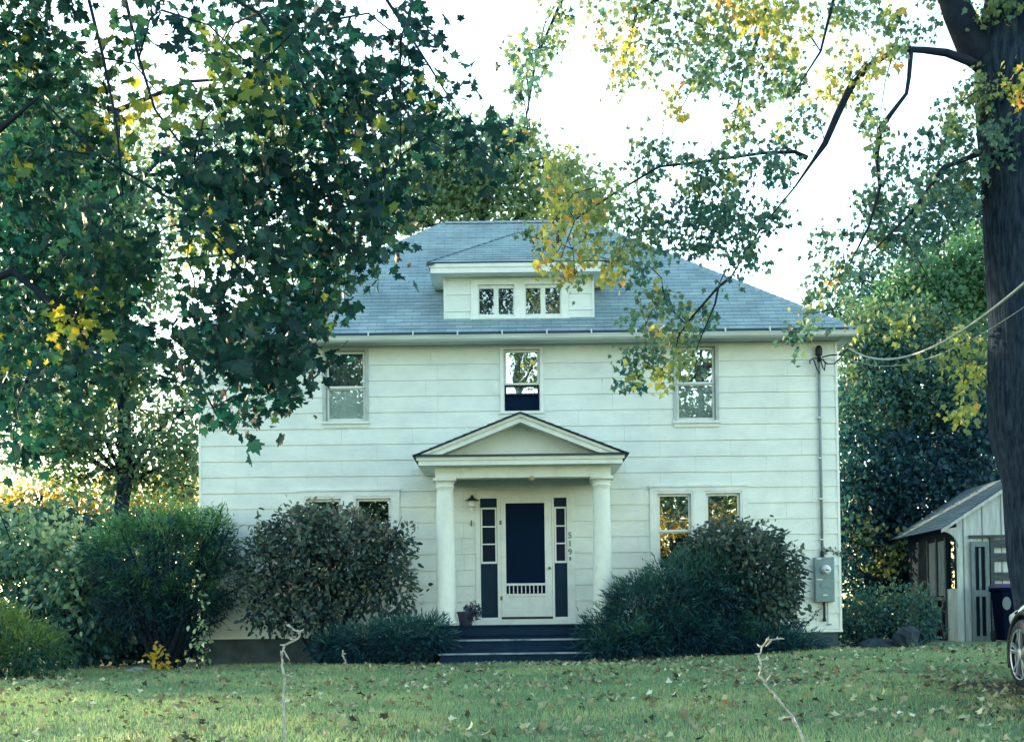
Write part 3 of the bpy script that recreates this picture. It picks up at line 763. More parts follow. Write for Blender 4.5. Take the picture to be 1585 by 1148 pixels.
# floor and two treads, boxed in navy boards
porch.box(-1.36, 1.78, -1.52, -0.03, 0.40, 0.545)
porch.box(-1.30, 1.72, -1.48, -0.04, -0.3, 0.398)
porch.box(-1.15, 1.40, -1.80, -1.482, -0.3, 0.315)
porch.box(-1.15, 1.40, -2.10, -1.802, -0.3, 0.105)
steps = build('porch_floor', porch, M['stepblue'], house)
m = MB(); m.box(-1.17, 1.42, -1.83, -1.49, 0.316, 0.340); build('step_tread', m, M['nosing'], steps)
m = MB(); m.box(-1.17, 1.42, -2.13, -1.81, 0.106, 0.128); build('step_tread', m, M['nosing'], steps)
m = MB(); m.box(-1.38, 1.80, -1.56, -0.03, 0.546, 0.566); build('deck_board', m, M['stepblue'], steps)
PFZ = 0.567
for cx in (-1.075, 1.475):
    c = MB()
    prof = [(0.185, PFZ), (0.185, PFZ + 0.05), (0.165, PFZ + 0.06), (0.172, PFZ + 0.085), (0.158, PFZ + 0.11), (0.155, PFZ + 0.16), (0.156, 1.2), (0.150, 2.0), (0.138, 2.72), (0.136, 2.80), (0.150, 2.81), (0.150, 2.835), (0.138, 2.845), (0.140, 2.87), (0.168, 2.905)]
    c.lathe(prof, 32, (cx, -1.30, 0)); c.box(cx - 0.185, cx + 0.185, -1.485, -1.115, 2.906, 2.955)
    col = build('column', c, M['oldtrim'], house, smooth=False)
    me = col.data
    for p in me.polygons: p.use_smooth = len(p.vertices) == 4 and abs(p.normal.z) < 0.9 and p.area < 0.06
m = MB()
m.box(-1.225, 1.625, -1.42, -1.18, 2.956, 3.14)                                   # front beam
m.box(-1.215, -0.955, -1.178, -0.02, 2.956, 3.14); m.box(1.355, 1.615, -1.178, -0.02, 2.956, 3.14)
ent = build('entablature', m, M['trim'], house)
m = MB(); m.box(-0.953, 1.353, -1.177, -0.02, 3.05, 3.08); build('ceiling', m, M['soffit'], ent)
m = MB()                                                                            # box cornice
m.box(-1.45, 1.77, -1.66, -0.02, 3.141, 3.16); m.box(-1.48, 1.80, -1.69, -1.66, 3.138, 3.265); m.box(-1.48, -1.45, -1.659, -0.02, 3.138, 3.265); m.box(1.77, 1.80, -1.659, -0.02, 3.138, 3.265)
m.box(-1.51, 1.83, -1.715, -1.6905, 3.215, 3.27)
build('cornice', m, M['trim'], ent)
m = MB(); m.prism_y([(-1.55, 3.272), (1.87, 3.272), (1.80, 3.298), (-1.48, 3.298)], -1.76, -1.36); build('skirt_roof', m, M['shingle_edge_and_shadow'], ent)
PXC, PAZ = 0.165, 3.95
m = MB(); m.prism_y([(-1.28, 3.299), (1.61, 3.299), (PXC, PAZ - 0.12)], -1.36, -1.33); build('tympanum', m, M['oldtrim'], ent)
m = MB()
for s_, xe in ((-1, -1.49), (1, 1.81)):
    d = np.array([xe - PXC, 3.295 - PAZ]); L = np.linalg.norm(d); nrm = np.array([d[1], -d[0]]) / L * (1 if s_ > 0 else -1)
    if nrm[1] > 0: nrm = -nrm
    def quad(t0, t1, y0, y1):
        a, b = np.array([PXC, PAZ]), np.array([xe, 3.295])
        # vertical cuts at the apex
        ap0, ap1 = np.array([PXC, PAZ - t0 * L / abs(d[0])]), np.array([PXC, PAZ - t1 * L / abs(d[0])])
        e0, e1 = b + nrm * t0, b + nrm * t1
        if e1[1] < 3.312:
            k = (3.312 - ap1[1]) / (e1[1] - ap1[1]); e1 = ap1 + (e1 - ap1) * k
        if e0[1] < 3.312:
            k = (3.312 - ap0[1]) / (e0[1] - ap0[1]); e0 = ap0 + (e0 - ap0) * k
        pts = [tuple(ap0), tuple(ap1), tuple(e1), tuple(e0)]
        ar = sum(pts[i][0] * pts[(i + 1) % 4][1] - pts[(i + 1) % 4][0] * pts[i][1] for i in range(4))
        m.prism_y(pts if ar > 0 else pts[::-1], y0, y1)
    quad(0.0, 0.045, -1.73, -1.34); quad(0.046, 0.125, -1.70, -1.34)
build('raking_cornice', m, M['trim'], ent)
m = MB(); m.uv = []
slope(m, (-1.57, -0.02, 3.290), (-1.57, -1.77, 3.290), (PXC, -0.02, PAZ + 0.025), (PXC, -1.77, PAZ + 0.025))
slope(m, (1.90, -1.77, 3.290), (1.90, -0.02, 3.290), (PXC, -1.77, PAZ + 0.025), (PXC, -0.02, PAZ + 0.025))
pr = build('porch_roof', m, M['shingle'], ent)
m = MB()
m.prism_y([(-1.57, 3.279), (PXC, PAZ + 0.010), (PXC, PAZ + 0.024), (-1.57, 3.290)], -1.775, -0.021); m.prism_y([(1.90, 3.279), (1.90, 3.290), (PXC, PAZ + 0.024), (PXC, PAZ + 0.010)], -1.775, -0.021)
build('drip_edge', m, M['shingle_edge_and_shadow'], ent)

# ---- entrance
m = MB()
x0, x1 = DOOR[0], DOOR[1]
m.box(x0 - 0.045, x0 + 0.035, -0.03, 0.05, 0.66, 2.74); m.box(-0.245, -0.185, -0.03, 0.05, 0.66, 2.74); m.box(0.70, 0.735, -0.03, 0.05, 0.66, 2.74)
m.box(0.955, 1.085, -0.03, 0.05, 0.66, 2.74); m.box(x0 - 0.045, x1 + 0.035, -0.034, 0.05, 2.741, 2.80); m.box(-0.184, 0.699, -0.03, 0.05, 2.70, 2.74)
m.box(x0 - 0.05, x1 + 0.04, -0.045, 0.05, PFZ, 0.659); m.box(-0.534, -0.246, -0.02, 0.05, 0.66, 0.69); m.box(0.736, 0.954, -0.02, 0.05, 0.66, 0.69)
entry = build('door_surround', m, M['trim'], house)
m = MB(); m.box(x0, x1, 0.052, 0.10, PFZ, 2.74); build('backing_panel', m, M['core'], entry)
for a, b in ((-0.534, -0.246), (0.736, 0.954)):
    sd = MB(); sd.box(a, b, 0.0, 0.05, 0.692, 1.615); sd_o = build('sidelight', sd, M['blue'], house)
    sd = MB(); sd.box(a, b, 0.0, 0.05, 2.585, 2.738); build('header_panel', sd, M['blue'], sd_o)
    t = 0.028; fr = MB(); fr.frame(a + 0.006, b - 0.006, 1.617, 2.583, t, -0.012, 0.04, tb=0.035)
    h = (2.583 - 1.617 - 0.063) / 3
    for k in (1, 2): fr.box(a + 0.006 + t, b - 0.006 - t, -0.008, 0.04, 1.652 + k * h - 0.011, 1.652 + k * h + 0.011)
    build('sash', fr, M['trim'], sd_o)
    for k in range(3):
        g = MB(); g.box(a + 0.006 + t, b - 0.006 - t, 0.012, 0.016, 1.652 + k * h + (0.011 if k else 0), 1.652 + (k + 1) * h - (0.011 if k < 2 else 0)); build('pane', g, M['darkglass'], sd_o)
# screen door: stiles, rails, spindles, panel
m = MB(); dx0, dx1, dz0, dz1 = -0.182, 0.697, 0.70, 2.698
m.box(dx0, dx0 + 0.085, -0.022, 0.02, dz0, dz1); m.box(dx1 - 0.125, dx1, -0.022, 0.02, dz0, dz1)
ix0, ix1 = dx0 + 0.085, dx1 - 0.125
m.box(ix0, ix1, -0.022, 0.02, 2.655, dz1); m.box(ix0, ix1, -0.022, 0.02, 1.235, 1.275); m.box(ix0, ix1, -0.022, 0.02, 1.05, 1.095); m.box(ix0, ix1, -0.022, 0.02, dz0, 0.80)
m.box(ix0, ix1, -0.010, 0.016, 0.801, 1.049); m.box(ix0 + 0.04, ix1 - 0.04, -0.0135, -0.0102, 0.84, 0.925)
sdoor = build('screen_door', m, M['trim'], house)
m = MB()
m.box(ix0, ix1, 0.0, 0.004, 1.276, 2.654); m.box(ix0, ix1, 0.008, 0.012, 1.096, 1.234); build('screen', m, M['screen'], sdoor)
for k in range(9):
    x = ix0 + (ix1 - ix0) * (k + 0.75) / 9.6
    m = MB(); m.lathe([(0.007, 1.096), (0.0105, 1.13), (0.008, 1.165), (0.0105, 1.20), (0.007, 1.234)], 8, (x, -0.008, 0)); build('spindle', m, M['trim'], sdoor)
m = MB(); m.lathe([(0.012, -0.022), (0.012, -0.04), (0.024, -0.045), (0.024, -0.062), (0.01, -0.068)][::-1], 14, (dx1 - 0.05, 0, 1.53), 'y'); build('knob', m, M['brass'], sdoor)
for z in (2.32, 1.02):
    m = MB(); m.box(-0.205, -0.165, -0.036, -0.0305, z - 0.035, z + 0.035); build('hinge', m, M['brass'], sdoor)
# house number, one numeral below the other
def numeral(txt, x, z, size):
    cu = bpy.data.curves.new('numeral', 'FONT'); cu.body = txt; cu.size = size; cu.extrude = 0.004; cu.align_x = 'CENTER'; cu.align_y = 'CENTER'; cu.offset = 0.0016
    tmp = bpy.data.objects.new('tmp', cu); COL.objects.link(tmp)
    dg = bpy.context.evaluated_depsgraph_get(); me = bpy.data.meshes.new_from_object(tmp.evaluated_get(dg)); bpy.data.objects.remove(tmp)
    me.name = 'numeral'; me.materials.clear()
    o = link('numeral', me, M['numeral'], house)
    o.location = (x - ORG[house.name][0], -0.036, z); o.rotation_euler = (R(90), 0, 0)
for t, z in (('5', 2.085), ('1', 1.945), ('9', 1.80)): numeral(t, 1.005, z, 0.145)
m = MB(); m.box(0.99, 1.022, -0.042, -0.0305, 1.655, 1.72); m.lathe([(0.010, -0.05), (0.010, -0.0425)], 10, (1.006, 0, 1.69), 'y'); build('doorbell', m, M['numeral'], house, bevel=0.004)
# wall lantern
m = MB(); m.box(-0.695, -0.645, -0.016, -0.002, 2.55, 2.80); m.tube([(-0.67, -0.012, 2.74), (-0.67, -0.06, 2.80), (-0.67, -0.10, 2.77)], 0.009, 8)
lan = build('wall_lantern', m, M['brass'], house)
m = MB(); m.lathe([(0.12, 2.695), (0.118, 2.702), (0.05, 2.735), (0.02, 2.765)], 20, (-0.67, -0.135, 0)); build('hood', m, M['plastic'], lan)
m = MB(); m.lathe([(0.045, 2.69), (0.05, 2.60), (0.046, 2.585), (0.03, 2.55), (0.012, 2.50), (0.006, 2.47)][::-1], 14, (-0.67, -0.135, 0)); build('globe', m, M['lampglass'], lan, smooth=True)
m = MB(); m.lathe([(0.053, 2.583), (0.053, 2.592)], 14, (-0.67, -0.135, 0)); build('band', m, M['plastic'], lan)
m = MB(); m.box(-0.70, -0.675, -0.02, -0.001, 2.27, 2.37); build('mail_hook', m, M['brass'], house)

# ---- electric service on the wall
m = MB(); m.box(5.185, 5.515, -0.15, -0.016, 0.89, 1.655); mt = build('meter_box', m, M['meter'], house, bevel=0.008)
m = MB(); m.box(5.19, 5.51, -0.156, -0.1505, 1.30, 1.31); m.box(5.275, 5.43, -0.163, -0.1505, 1.135, 1.205); build('cover_seam', m, M['meter'], mt, bevel=0.004)
m = MB(); m.lathe([(0.082, -0.151), (0.082, -0.175), (0.070, -0.176), (0.070, -0.24), (0.055, -0.255), (0.01, -0.258)][::-1], 24, (5.37, 0, 1.44), 'y'); build('meter_dial', m, M['headlight'], mt, smooth=False)
m = MB(); m.box(5.335, 5.405, -0.262, -0.2585, 1.425, 1.443); build('dial_plate', m, M['plastic'], mt)
for a, b, z in ((5.215, 5.30, 1.62), (5.21, 5.31, 1.262), (5.315, 5.39, 0.995)):
    m = MB(); m.box(a, b, -0.1545, -0.1515, z, z + 0.022); build('sticker', m, M['clip'], mt)
m = MB(); m.tube([(5.335, -0.055, 1.655), (5.335, -0.055, 5.02)], 0.024, 12); cond = build('conduit', m, M['conduit'], house, smooth=True)
m = MB(); m.tube([(5.335, -0.055, 1.655), (5.335, -0.055, 1.76)], 0.034, 12); build('connector', m, M['plastic'], cond)
for z in (1.95, 2.65, 3.35, 4.05):
    m = MB(); m.box(5.295, 5.375, -0.084, -0.014, z, z + 0.022); build('pipe_clip', m, M['clip'], cond)
m = MB(); m.lathe([(0.030, 5.02), (0.036, 5.05), (0.036, 5.12), (0.06, 5.14), (0.062, 5.25), (0.03, 5.30)], 14, (5.335, -0.07, 0)); build('weatherhead', m, M['black'], cond)
for pts in ([(5.33, -0.12, 5.08), (5.22, -0.14, 5.07), (5.16, -0.13, 5.03), (5.17, -0.12, 4.98)], [(5.23, -0.13, 5.05), (5.28, -0.15, 4.88), (5.335, -0.11, 4.82)],
            [(5.34, -0.13, 5.10), (5.37, -0.16, 4.92), (5.41, -0.14, 4.86), (5.43, -0.13, 4.98), (5.39, -0.13, 5.06)],
            [(5.36, -0.13, 5.06), (5.45, -0.20, 4.96), (5.55, -0.28, 4.95), (5.63, -0.38, 5.03), (5.74, -0.50, 5.18)],
            [(5.37, -0.13, 5.09), (5.50, -0.20, 5.11), (5.62, -0.34, 5.09), (5.74, -0.49, 5.17)]):
    m = MB(); m.tube(pts, 0.011, 8); build('lead_cable', m, M['black'], cond, smooth=True)
m = MB(); m.tube([(5.345, -0.08, 0.89), (5.345, -0.08, 0.60)], 0.022, 10); m.lathe([(0.03, 0.555), (0.034, 0.58), (0.03, 0.61)], 10, (5.345, -0.08, 0)); build('ground_conduit', m, M['black'], mt)
m = MB(); m.tube([(5.41, -0.05, 0.89), (5.41, -0.05, 0.50)], 0.008, 6); m.tube([(5.40, -0.05, 0.505), (5.47, -0.05, 0.505)], 0.012, 6); build('ground_wire', m, M['conduit'], mt)

# service drop: runs from the wall corner out to a pole near the street
def cable(name, a, b, sag, r, label, cat):
    a, b = np.array(a), np.array(b); pts = []
    for k in range(41):
        t = k / 40; p = a + (b - a) * t; p[2] -= sag * 4 * t * (1 - t); pts.append(p)
    m = MB(); m.tube(pts, r, 8); return tag(build(name, m, M['wire'], origin=a, smooth=True), label, cat)
cable('service_cable', (5.74, -0.50, 5.18), P(1640, 390, -15.0), 0.42, 0.012, 'thick pale overhead power cable running from the house corner past the trunk', 'cable')
cable('phone_cable', (5.72, -0.48, 5.02), P(1640, 436, -14.0), 0.35, 0.0035, 'thin lower overhead wire crossing the tree trunk', 'cable')

# ------------------------------------------------------------------ pot on the porch
pot = thing('flower_pot', (-0.74, -1.28, PFZ), 'dark flower pot with a drooping plant at the foot of the porch column', 'flower pot')
m = MB(); m.lathe([(0.10, PFZ), (0.135, PFZ + 0.19), (0.148, PFZ + 0.19), (0.148, PFZ + 0.225), (0.13, PFZ + 0.225), (0.12, PFZ + 0.20)], 20, (-0.76, -1.28, 0)); build('pot', m, M['pot'], pot)
p, d = ball(260, (-0.66, -1.30, PFZ + 0.22), (0.17, 0.14, 0.16)); leaf_object('plant', p, RNG.uniform(0, 1, 260), 0.06, 'leaf', M['potplant'], pot, droop=0.5)

tag(leaf_object('leaf', [P(826, 738, -1.43)], np.array([0.95]), 0.12, 'maple_small_curl', M['litter'], origin=P(826, 738, -1.43), tip=np.array([[-2.0, 0, -1.2]]), droop=0.0, spread=0.05, up=0.1), 'single pale leaf clinging to the porch beam above the door', 'leaf')
# ------------------------------------------------------------------ shed
SX0, SX1, SY0, SY1 = 8.42, 11.2, 2.4, 5.7
SG = gz(8.6, 2.4); SE = 2.42; SXC = (SX0 + SX1) / 2 - 0.08; SA = 3.28
shed = thing('shed', ((SX0 + SX1) / 2, (SY0 + SY1) / 2, SG), 'small pale wooden shed with low gable roof behind the tree trunk', 'shed')
m = MB()
gp = [(SX0, SG - 0.1), (SX0 + 0.26, SG - 0.1), (SX0 + 0.26, 2.1), (SX0 + 0.30, 2.2), (SX1, 2.2), (SX1, SE + 0.1), (SXC, SA - 0.06), (SX0, SE + 0.02)]
m.prism_y([(SX0, SG - 0.1), (SX1, SG - 0.1), (SX1, SE), (SXC, SA - 0.06), (SX0, SE)], SY0, SY0 + 0.05)
wallf = build('front_wall', m, M['shedwood'], shed)
m = MB()
for k in range(8):
    x = SX0 + 0.12 + k * 0.36; zt = SE + (SA - 0.06 - SE) * (1 - abs(x - SXC) / (SXC - SX0 if x < SXC else SX1 - SXC)) - 0.02
    m.box(x - 0.010, x + 0.010, SY0 - 0.008, SY0 - 0.001, SG, zt)
build('batten', m, M['greywood'], wallf)
m = MB(); m.prism_y([(SX1 - 0.05, SG - 0.1), (SX1, SG - 0.1), (SX1, SE), (SX1 - 0.05, SE)], SY0 + 0.052, SY1); m.box(SX0, SX1, SY1 - 0.05, SY1, SG - 0.1, SE); m.prism_y([(SX0, SE), (SX1, SE), (SXC, SA - 0.06)], SY1 - 0.05, SY1)
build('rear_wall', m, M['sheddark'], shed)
m = MB()   # left side wall with a window opening
so = [(SY0 + 0.20, SY0 + 0.55, 1.15, 2.05), (SY0 + 0.75, SY0 + 1.75, 1.0, 2.1)]
for a, b, c, d in cells(SY0 + 0.052, SY1 - 0.052, SG - 0.1, SE, so): m.box(SX0, SX0 + 0.05, a, b, c, d)
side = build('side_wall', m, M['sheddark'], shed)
m = MB(); m.box(SX0 - 0.012, SX0 - 0.001, SY0 + 0.0, SY0 + 0.65, SG - 0.05, 1.14); build('pale_board', m, M['shedwood'], side)
m = MB()
for a, b, c, d in so: m.box(SX0 + 0.02, SX0 + 0.026, a, b, c, d)
build('window_pane', m, M['glass'], side)
m = MB()
for a, b in ((SY0 + 0.72, SY0 + 1.12), (SY0 + 1.32, SY0 + 1.72)): m.box(SX0 - 0.03, SX0 - 0.012, a, b, 1.02, 2.08)
build('shutter', m, M['greywood'], side)
m = MB()   # crossed braces of the side door
ya, yb = SY0 + 0.66, SY0 + 1.85
for y in (ya, (ya + yb) / 2, yb): m.box(SX0 - 0.034, SX0 - 0.014, y - 0.04, y + 0.04, SG, 2.14)
m.box(SX0 - 0.033, SX0 - 0.015, ya, yb, 0.92, 1.0)
for y0_, y1_ in ((ya, (ya + yb) / 2), ((ya + yb) / 2, yb)):
    m.bar((SX0 - 0.05, y0_, SG + 0.05), (SX0 - 0.05, y1_, 0.92), 0.03, 0.07); m.bar((SX0 - 0.066, y1_, SG + 0.05), (SX0 - 0.066, y0_, 0.92), 0.03, 0.07)
build('side_door', m, M['oldwood'], side)
m = MB(); m.uv = []
ov = 0.32; ry0, ry1 = SY0 - 0.12, SY1 + 0.15; sl_ = (SA - SE) / (SXC - SX0)
xl = SX0 - ov; zl = SE - ov * sl_ + 0.05; xr = SX1 + 0.2; zr = SE - 0.2 * sl_ + 0.05
slope(m, (xl, ry1, zl), (xl, ry0, zl), (SXC, ry1, SA + 0.03), (SXC, ry0, SA + 0.03)); slope(m, (xr, ry0, zr), (xr, ry1, zr), (SXC, ry0, SA + 0.03), (SXC, ry1, SA + 0.03))
sroof = build('roof', m, M['shedshingle'], shed)
m = MB()
m.prism_y([(xl, zl - 0.07), (SXC, SA - 0.05), (SXC, SA + 0.02), (xl, zl - 0.004)], ry0 + 0.01, ry0 + 0.035); m.prism_y([(xr, zr - 0.07), (xr, zr - 0.004), (SXC, SA + 0.02), (SXC, SA - 0.05)], ry0 + 0.01, ry0 + 0.035)
build('rake_board', m, M['shedwood'], sroof)
m = MB()   # curved bracket under the eave at the front corner
arc = [(SX0 - 0.28 + 0.30 * math.sin(t), 1.92 + 0.30 * math.cos(t)) for t in np.linspace(0.1, math.pi / 2, 8)]
m.prism_y([(SX0 + 0.001 - 0.002, 1.90)] + [(SX0 - 0.002, SE - 0.12), (SX0 - 0.28, zl + 0.0)][:2] + [(x, z) for x, z in arc], SY0 + 0.0, SY0 + 0.06)
build('eave_bracket', m, M['shedwood'], shed)
m = MB()   # framed board door standing at the shed front
bx0, bx1 = 8.66, 9.0
m.frame(bx0, bx1, SG, 2.02, 0.075, SY0 - 0.07, SY0 - 0.03, tb=0.1, tt=0.1); m.box(bx0 + 0.076, bx1 - 0.076, SY0 - 0.069, SY0 - 0.031, 0.98, 1.10); m.box(bx0 + 0.15, bx0 + 0.19, SY0 - 0.055, SY0 - 0.03, SG + 0.1, 1.9)
fd = build('front_door', m, M['greywood'], shed)
m = MB(); m.box(bx0 + 0.076, bx1 - 0.076, SY0 - 0.028, SY0 - 0.010, SG + 0.1, 1.92); build('door_panel', m, M['sheddark'], fd)
m = MB()
m.box(9.03, 9.10, SY0 - 0.06, SY0 - 0.01, SG, 2.08)
for z in (1.98, 1.72, 1.36): m.box(9.101, 10.1, SY0 - 0.055, SY0 - 0.02, z - 0.075, z + 0.075)
m.box(8.64, 10.1, SY0 - 0.064, SY0 - 0.012, 2.085, 2.14)
build('slat_shutter', m, M['oldwood'], shed)

# ------------------------------------------------------------------ wheeled bin by the shed
bc = P(1566, 996, 1.55); BZ = gz(bc[0], 1.55); bx = bc[0]
tb = thing('trash_bin', (bx, 1.55, BZ), 'black wheeled trash bin with purple lid in front of the shed', 'trash bin')
m = MB(); H_ = 0.98
lo_ = [(-0.21, -0.24), (0.21, -0.24), (0.21, 0.24), (-0.21, 0.24)]; hi_ = [(-0.27, -0.31), (0.27, -0.31), (0.27, 0.31), (-0.27, 0.31)]
m.add([(bx + a, 1.55 + b, BZ + 0.03) for a, b in lo_] + [(bx + a, 1.55 + b, BZ + H_) for a, b in hi_], [(3, 2, 1, 0), (4, 5, 6, 7), (0, 1, 5, 4), (1, 2, 6, 5), (2, 3, 7, 6), (3, 0, 4, 7)])
m.box(bx - 0.30, bx + 0.30, 1.22, 1.88, BZ + H_ - 0.06, BZ + H_ + 0.002)
build('body', m, M['bin'], tb, bevel=0.02)
m = MB(); m.add([(bx - 0.31, 1.20, BZ + H_ + 0.004), (bx + 0.31, 1.20, BZ + H_ + 0.004), (bx + 0.31, 1.90, BZ + H_ + 0.004), (bx - 0.31, 1.90, BZ + H_ + 0.004), (bx - 0.26, 1.26, BZ + H_ + 0.07), (bx + 0.26, 1.26, BZ + H_ + 0.07), (bx + 0.27, 1.86, BZ + H_ + 0.09), (bx - 0.27, 1.86, BZ + H_ + 0.09)],
               [(3, 2, 1, 0), (4, 5, 6, 7), (0, 1, 5, 4), (1, 2, 6, 5), (2, 3, 7, 6), (3, 0, 4, 7)]); build('lid', m, M['purple'], tb, bevel=0.015)
for sx in (-0.24, 0.24):
    m = MB(); m.lathe([(0.03, sx - 0.025), (0.11, sx - 0.02), (0.11, sx + 0.02), (0.03, sx + 0.025)], 18, (bx, 1.55 + 0.27, BZ + 0.11), 'x'); build('wheel', m, M['plastic'], tb)
m = MB(); n_ = 20
cx_, cz_ = bx - 0.18, BZ + 0.70
ring = [(cx_ + 0.075 * math.cos(2 * math.pi * k / n_), cz_ + 0.12 * math.sin(2 * math.pi * k / n_)) for k in range(n_)]
m.prism_y(ring, 1.55 - 0.308, 1.55 - 0.29); build('badge', m, M['decal'], tb)

# ------------------------------------------------------------------ car (only its front corner is inside the photo)
WR = 0.345; CXC = 5.86; CYF = -9.72; CG = gz(5.0, -10.6)
car = thing('parked_car', (CXC, -11.9, CG), 'dark teal car facing the shed with silver alloy wheel beside the lawn', 'car')
ST = [  # distance from the nose, half width, underside, waist, crown height, crown half width
    (0.00, 0.52, 0.34, 0.52, 0.60, 0.42), (0.06, 0.66, 0.24, 0.60, 0.70, 0.52), (0.18, 0.78, 0.20, 0.68, 0.80, 0.60), (0.40, 0.86, 0.19, 0.76, 0.89, 0.66),
    (0.90, 0.905, 0.19, 0.84, 0.97, 0.70), (1.25, 0.91, 0.19, 0.90, 1.02, 0.72), (1.45, 0.91, 0.19, 0.93, 1.06, 0.72), (2.05, 0.905, 0.19, 0.95, 1.10, 0.72), (3.0, 0.905, 0.19, 0.97, 1.12, 0.72),
    (3.6, 0.90, 0.19, 0.98, 1.12, 0.70), (4.1, 0.87, 0.22, 0.97, 1.08, 0.66), (4.32, 0.80, 0.30, 0.92, 1.0, 0.6), (4.38, 0.70, 0.40, 0.80, 0.86, 0.5)]
m = MB(); K = 13
for d, hw, zl_, zw, zc_, cw in ST:
    y = CYF - d
    ring = [(-hw * 0.86, zl_), (-hw * 0.97, zl_ + 0.10), (-hw, (zl_ + zw) / 2), (-hw * 0.975, zw), (-cw * 1.08, (zw + zc_) / 2 + 0.03), (-cw * 0.75, zc_), (0, zc_ + 0.02)]
    ring = ring + [(-x, z) for x, z in ring[-2::-1]]
    m.v += [(CXC + x, y, CG + z) for x, z in ring]
for i in range(len(ST) - 1):
    for j in range(K):
        j2 = (j + 1) % K; m.f.append((i * K + j, i * K + j2, (i + 1) * K + j2, (i + 1) * K + j))
m.f.append(tuple(range(K - 1, -1, -1))); m.f.append(tuple((len(ST) - 1) * K + j for j in range(K)))
body = build('body', m, M['paint'], car)
WY = (-10.60, -13.25)
cut = MB()
for wy in WY:
    for s_ in (-1, 1):
        c_ = CXC + s_ * 0.80
        cut.lathe([(WR + 0.055, c_ - 0.16), (WR + 0.055, c_ + 0.20)], 40, (0, wy, CG + WR), 'x')
co = build('arch_cutter', cut, None)
sub = body.modifiers.new('sub', 'SUBSURF'); sub.levels = sub.render_levels = 2
bo = body.modifiers.new('arch', 'BOOLEAN'); bo.object = co; bo.solver = 'EXACT'; bo.operation = 'DIFFERENCE'
co.location = ORG[co.name]
bpy.context.view_layer.update()
dg = bpy.context.evaluated_depsgraph_get(); me2 = bpy.data.meshes.new_from_object(body.evaluated_get(dg)); body.modifiers.clear()
old = body.data; body.data = me2; bpy.data.objects.remove(co)
me2.polygons.foreach_set('use_smooth', np.array([p.area < 0.02 for p in me2.polygons], bool))
for wy in WY:   # arch lips
    for s_ in (-1, 1):
        m = MB(); pts = [(CXC + s_ * 0.895, wy + (WR + 0.058) * math.cos(t), CG + WR + (WR + 0.058) * math.sin(t)) for t in np.linspace(-0.35, math.pi + 0.35, 22)]; m.tube(pts, 0.022, 8)
        build('wheel_arch', m, M['plastic'], car, smooth=True)
m = MB(); m.box(CXC - 0.88, CXC + 0.88, WY[1] + 0.48, WY[0] - 0.48, CG + 0.17, CG + 0.27); build('side_sill', m, M['plastic'], car, bevel=0.02)
g = MB()   # cabin
CS = [(1.30, 0.74, 1.00, 0.74, 1.01), (2.15, 0.80, 1.02, 0.60, 1.56), (3.3, 0.80, 1.04, 0.60, 1.60), (4.05, 0.76, 1.05, 0.58, 1.50), (4.30, 0.70, 1.0, 0.62, 1.02)]
for d, hb, zb, ht, zt in CS:
    y = CYF - d; g.v += [(CXC - hb, y, CG + zb), (CXC - ht, y, CG + zt), (CXC + ht, y, CG + zt), (CXC + hb, y, CG + zb)]
for i in range(len(CS) - 1):
    for j in range(3): g.f.append((i * 4 + j, i * 4 + j + 1, (i + 1) * 4 + j + 1, (i + 1) * 4 + j))
build('windows', g, M['carglass'], car)
m = MB()
for i in range(len(CS)):
    d, hb, zb, ht, zt = CS[i]
m.add([(CXC + s_ * CS[i][3] * 0.98, CYF - CS[i][0], CG + CS[i][4] + 0.012) for i in (1, 2, 3) for s_ in (-1, 1)], [(0, 1, 3, 2), (2, 3, 5, 4)])
for s_ in (-1, 1):
    for i in range(4):
        a, b = CS[i], CS[i + 1]; m.tube([(CXC + s_ * a[3], CYF - a[0], CG + a[4]), (CXC + s_ * b[3], CYF - b[0], CG + b[4])], 0.035, 8)
    a = CS[2]; m.tube([(CXC + s_ * a[1], CYF - 2.9, CG + a[2]), (CXC + s_ * a[3], CYF - 2.9, CG + a[4])], 0.04, 8)
build('roof', m, M['paint'], car)
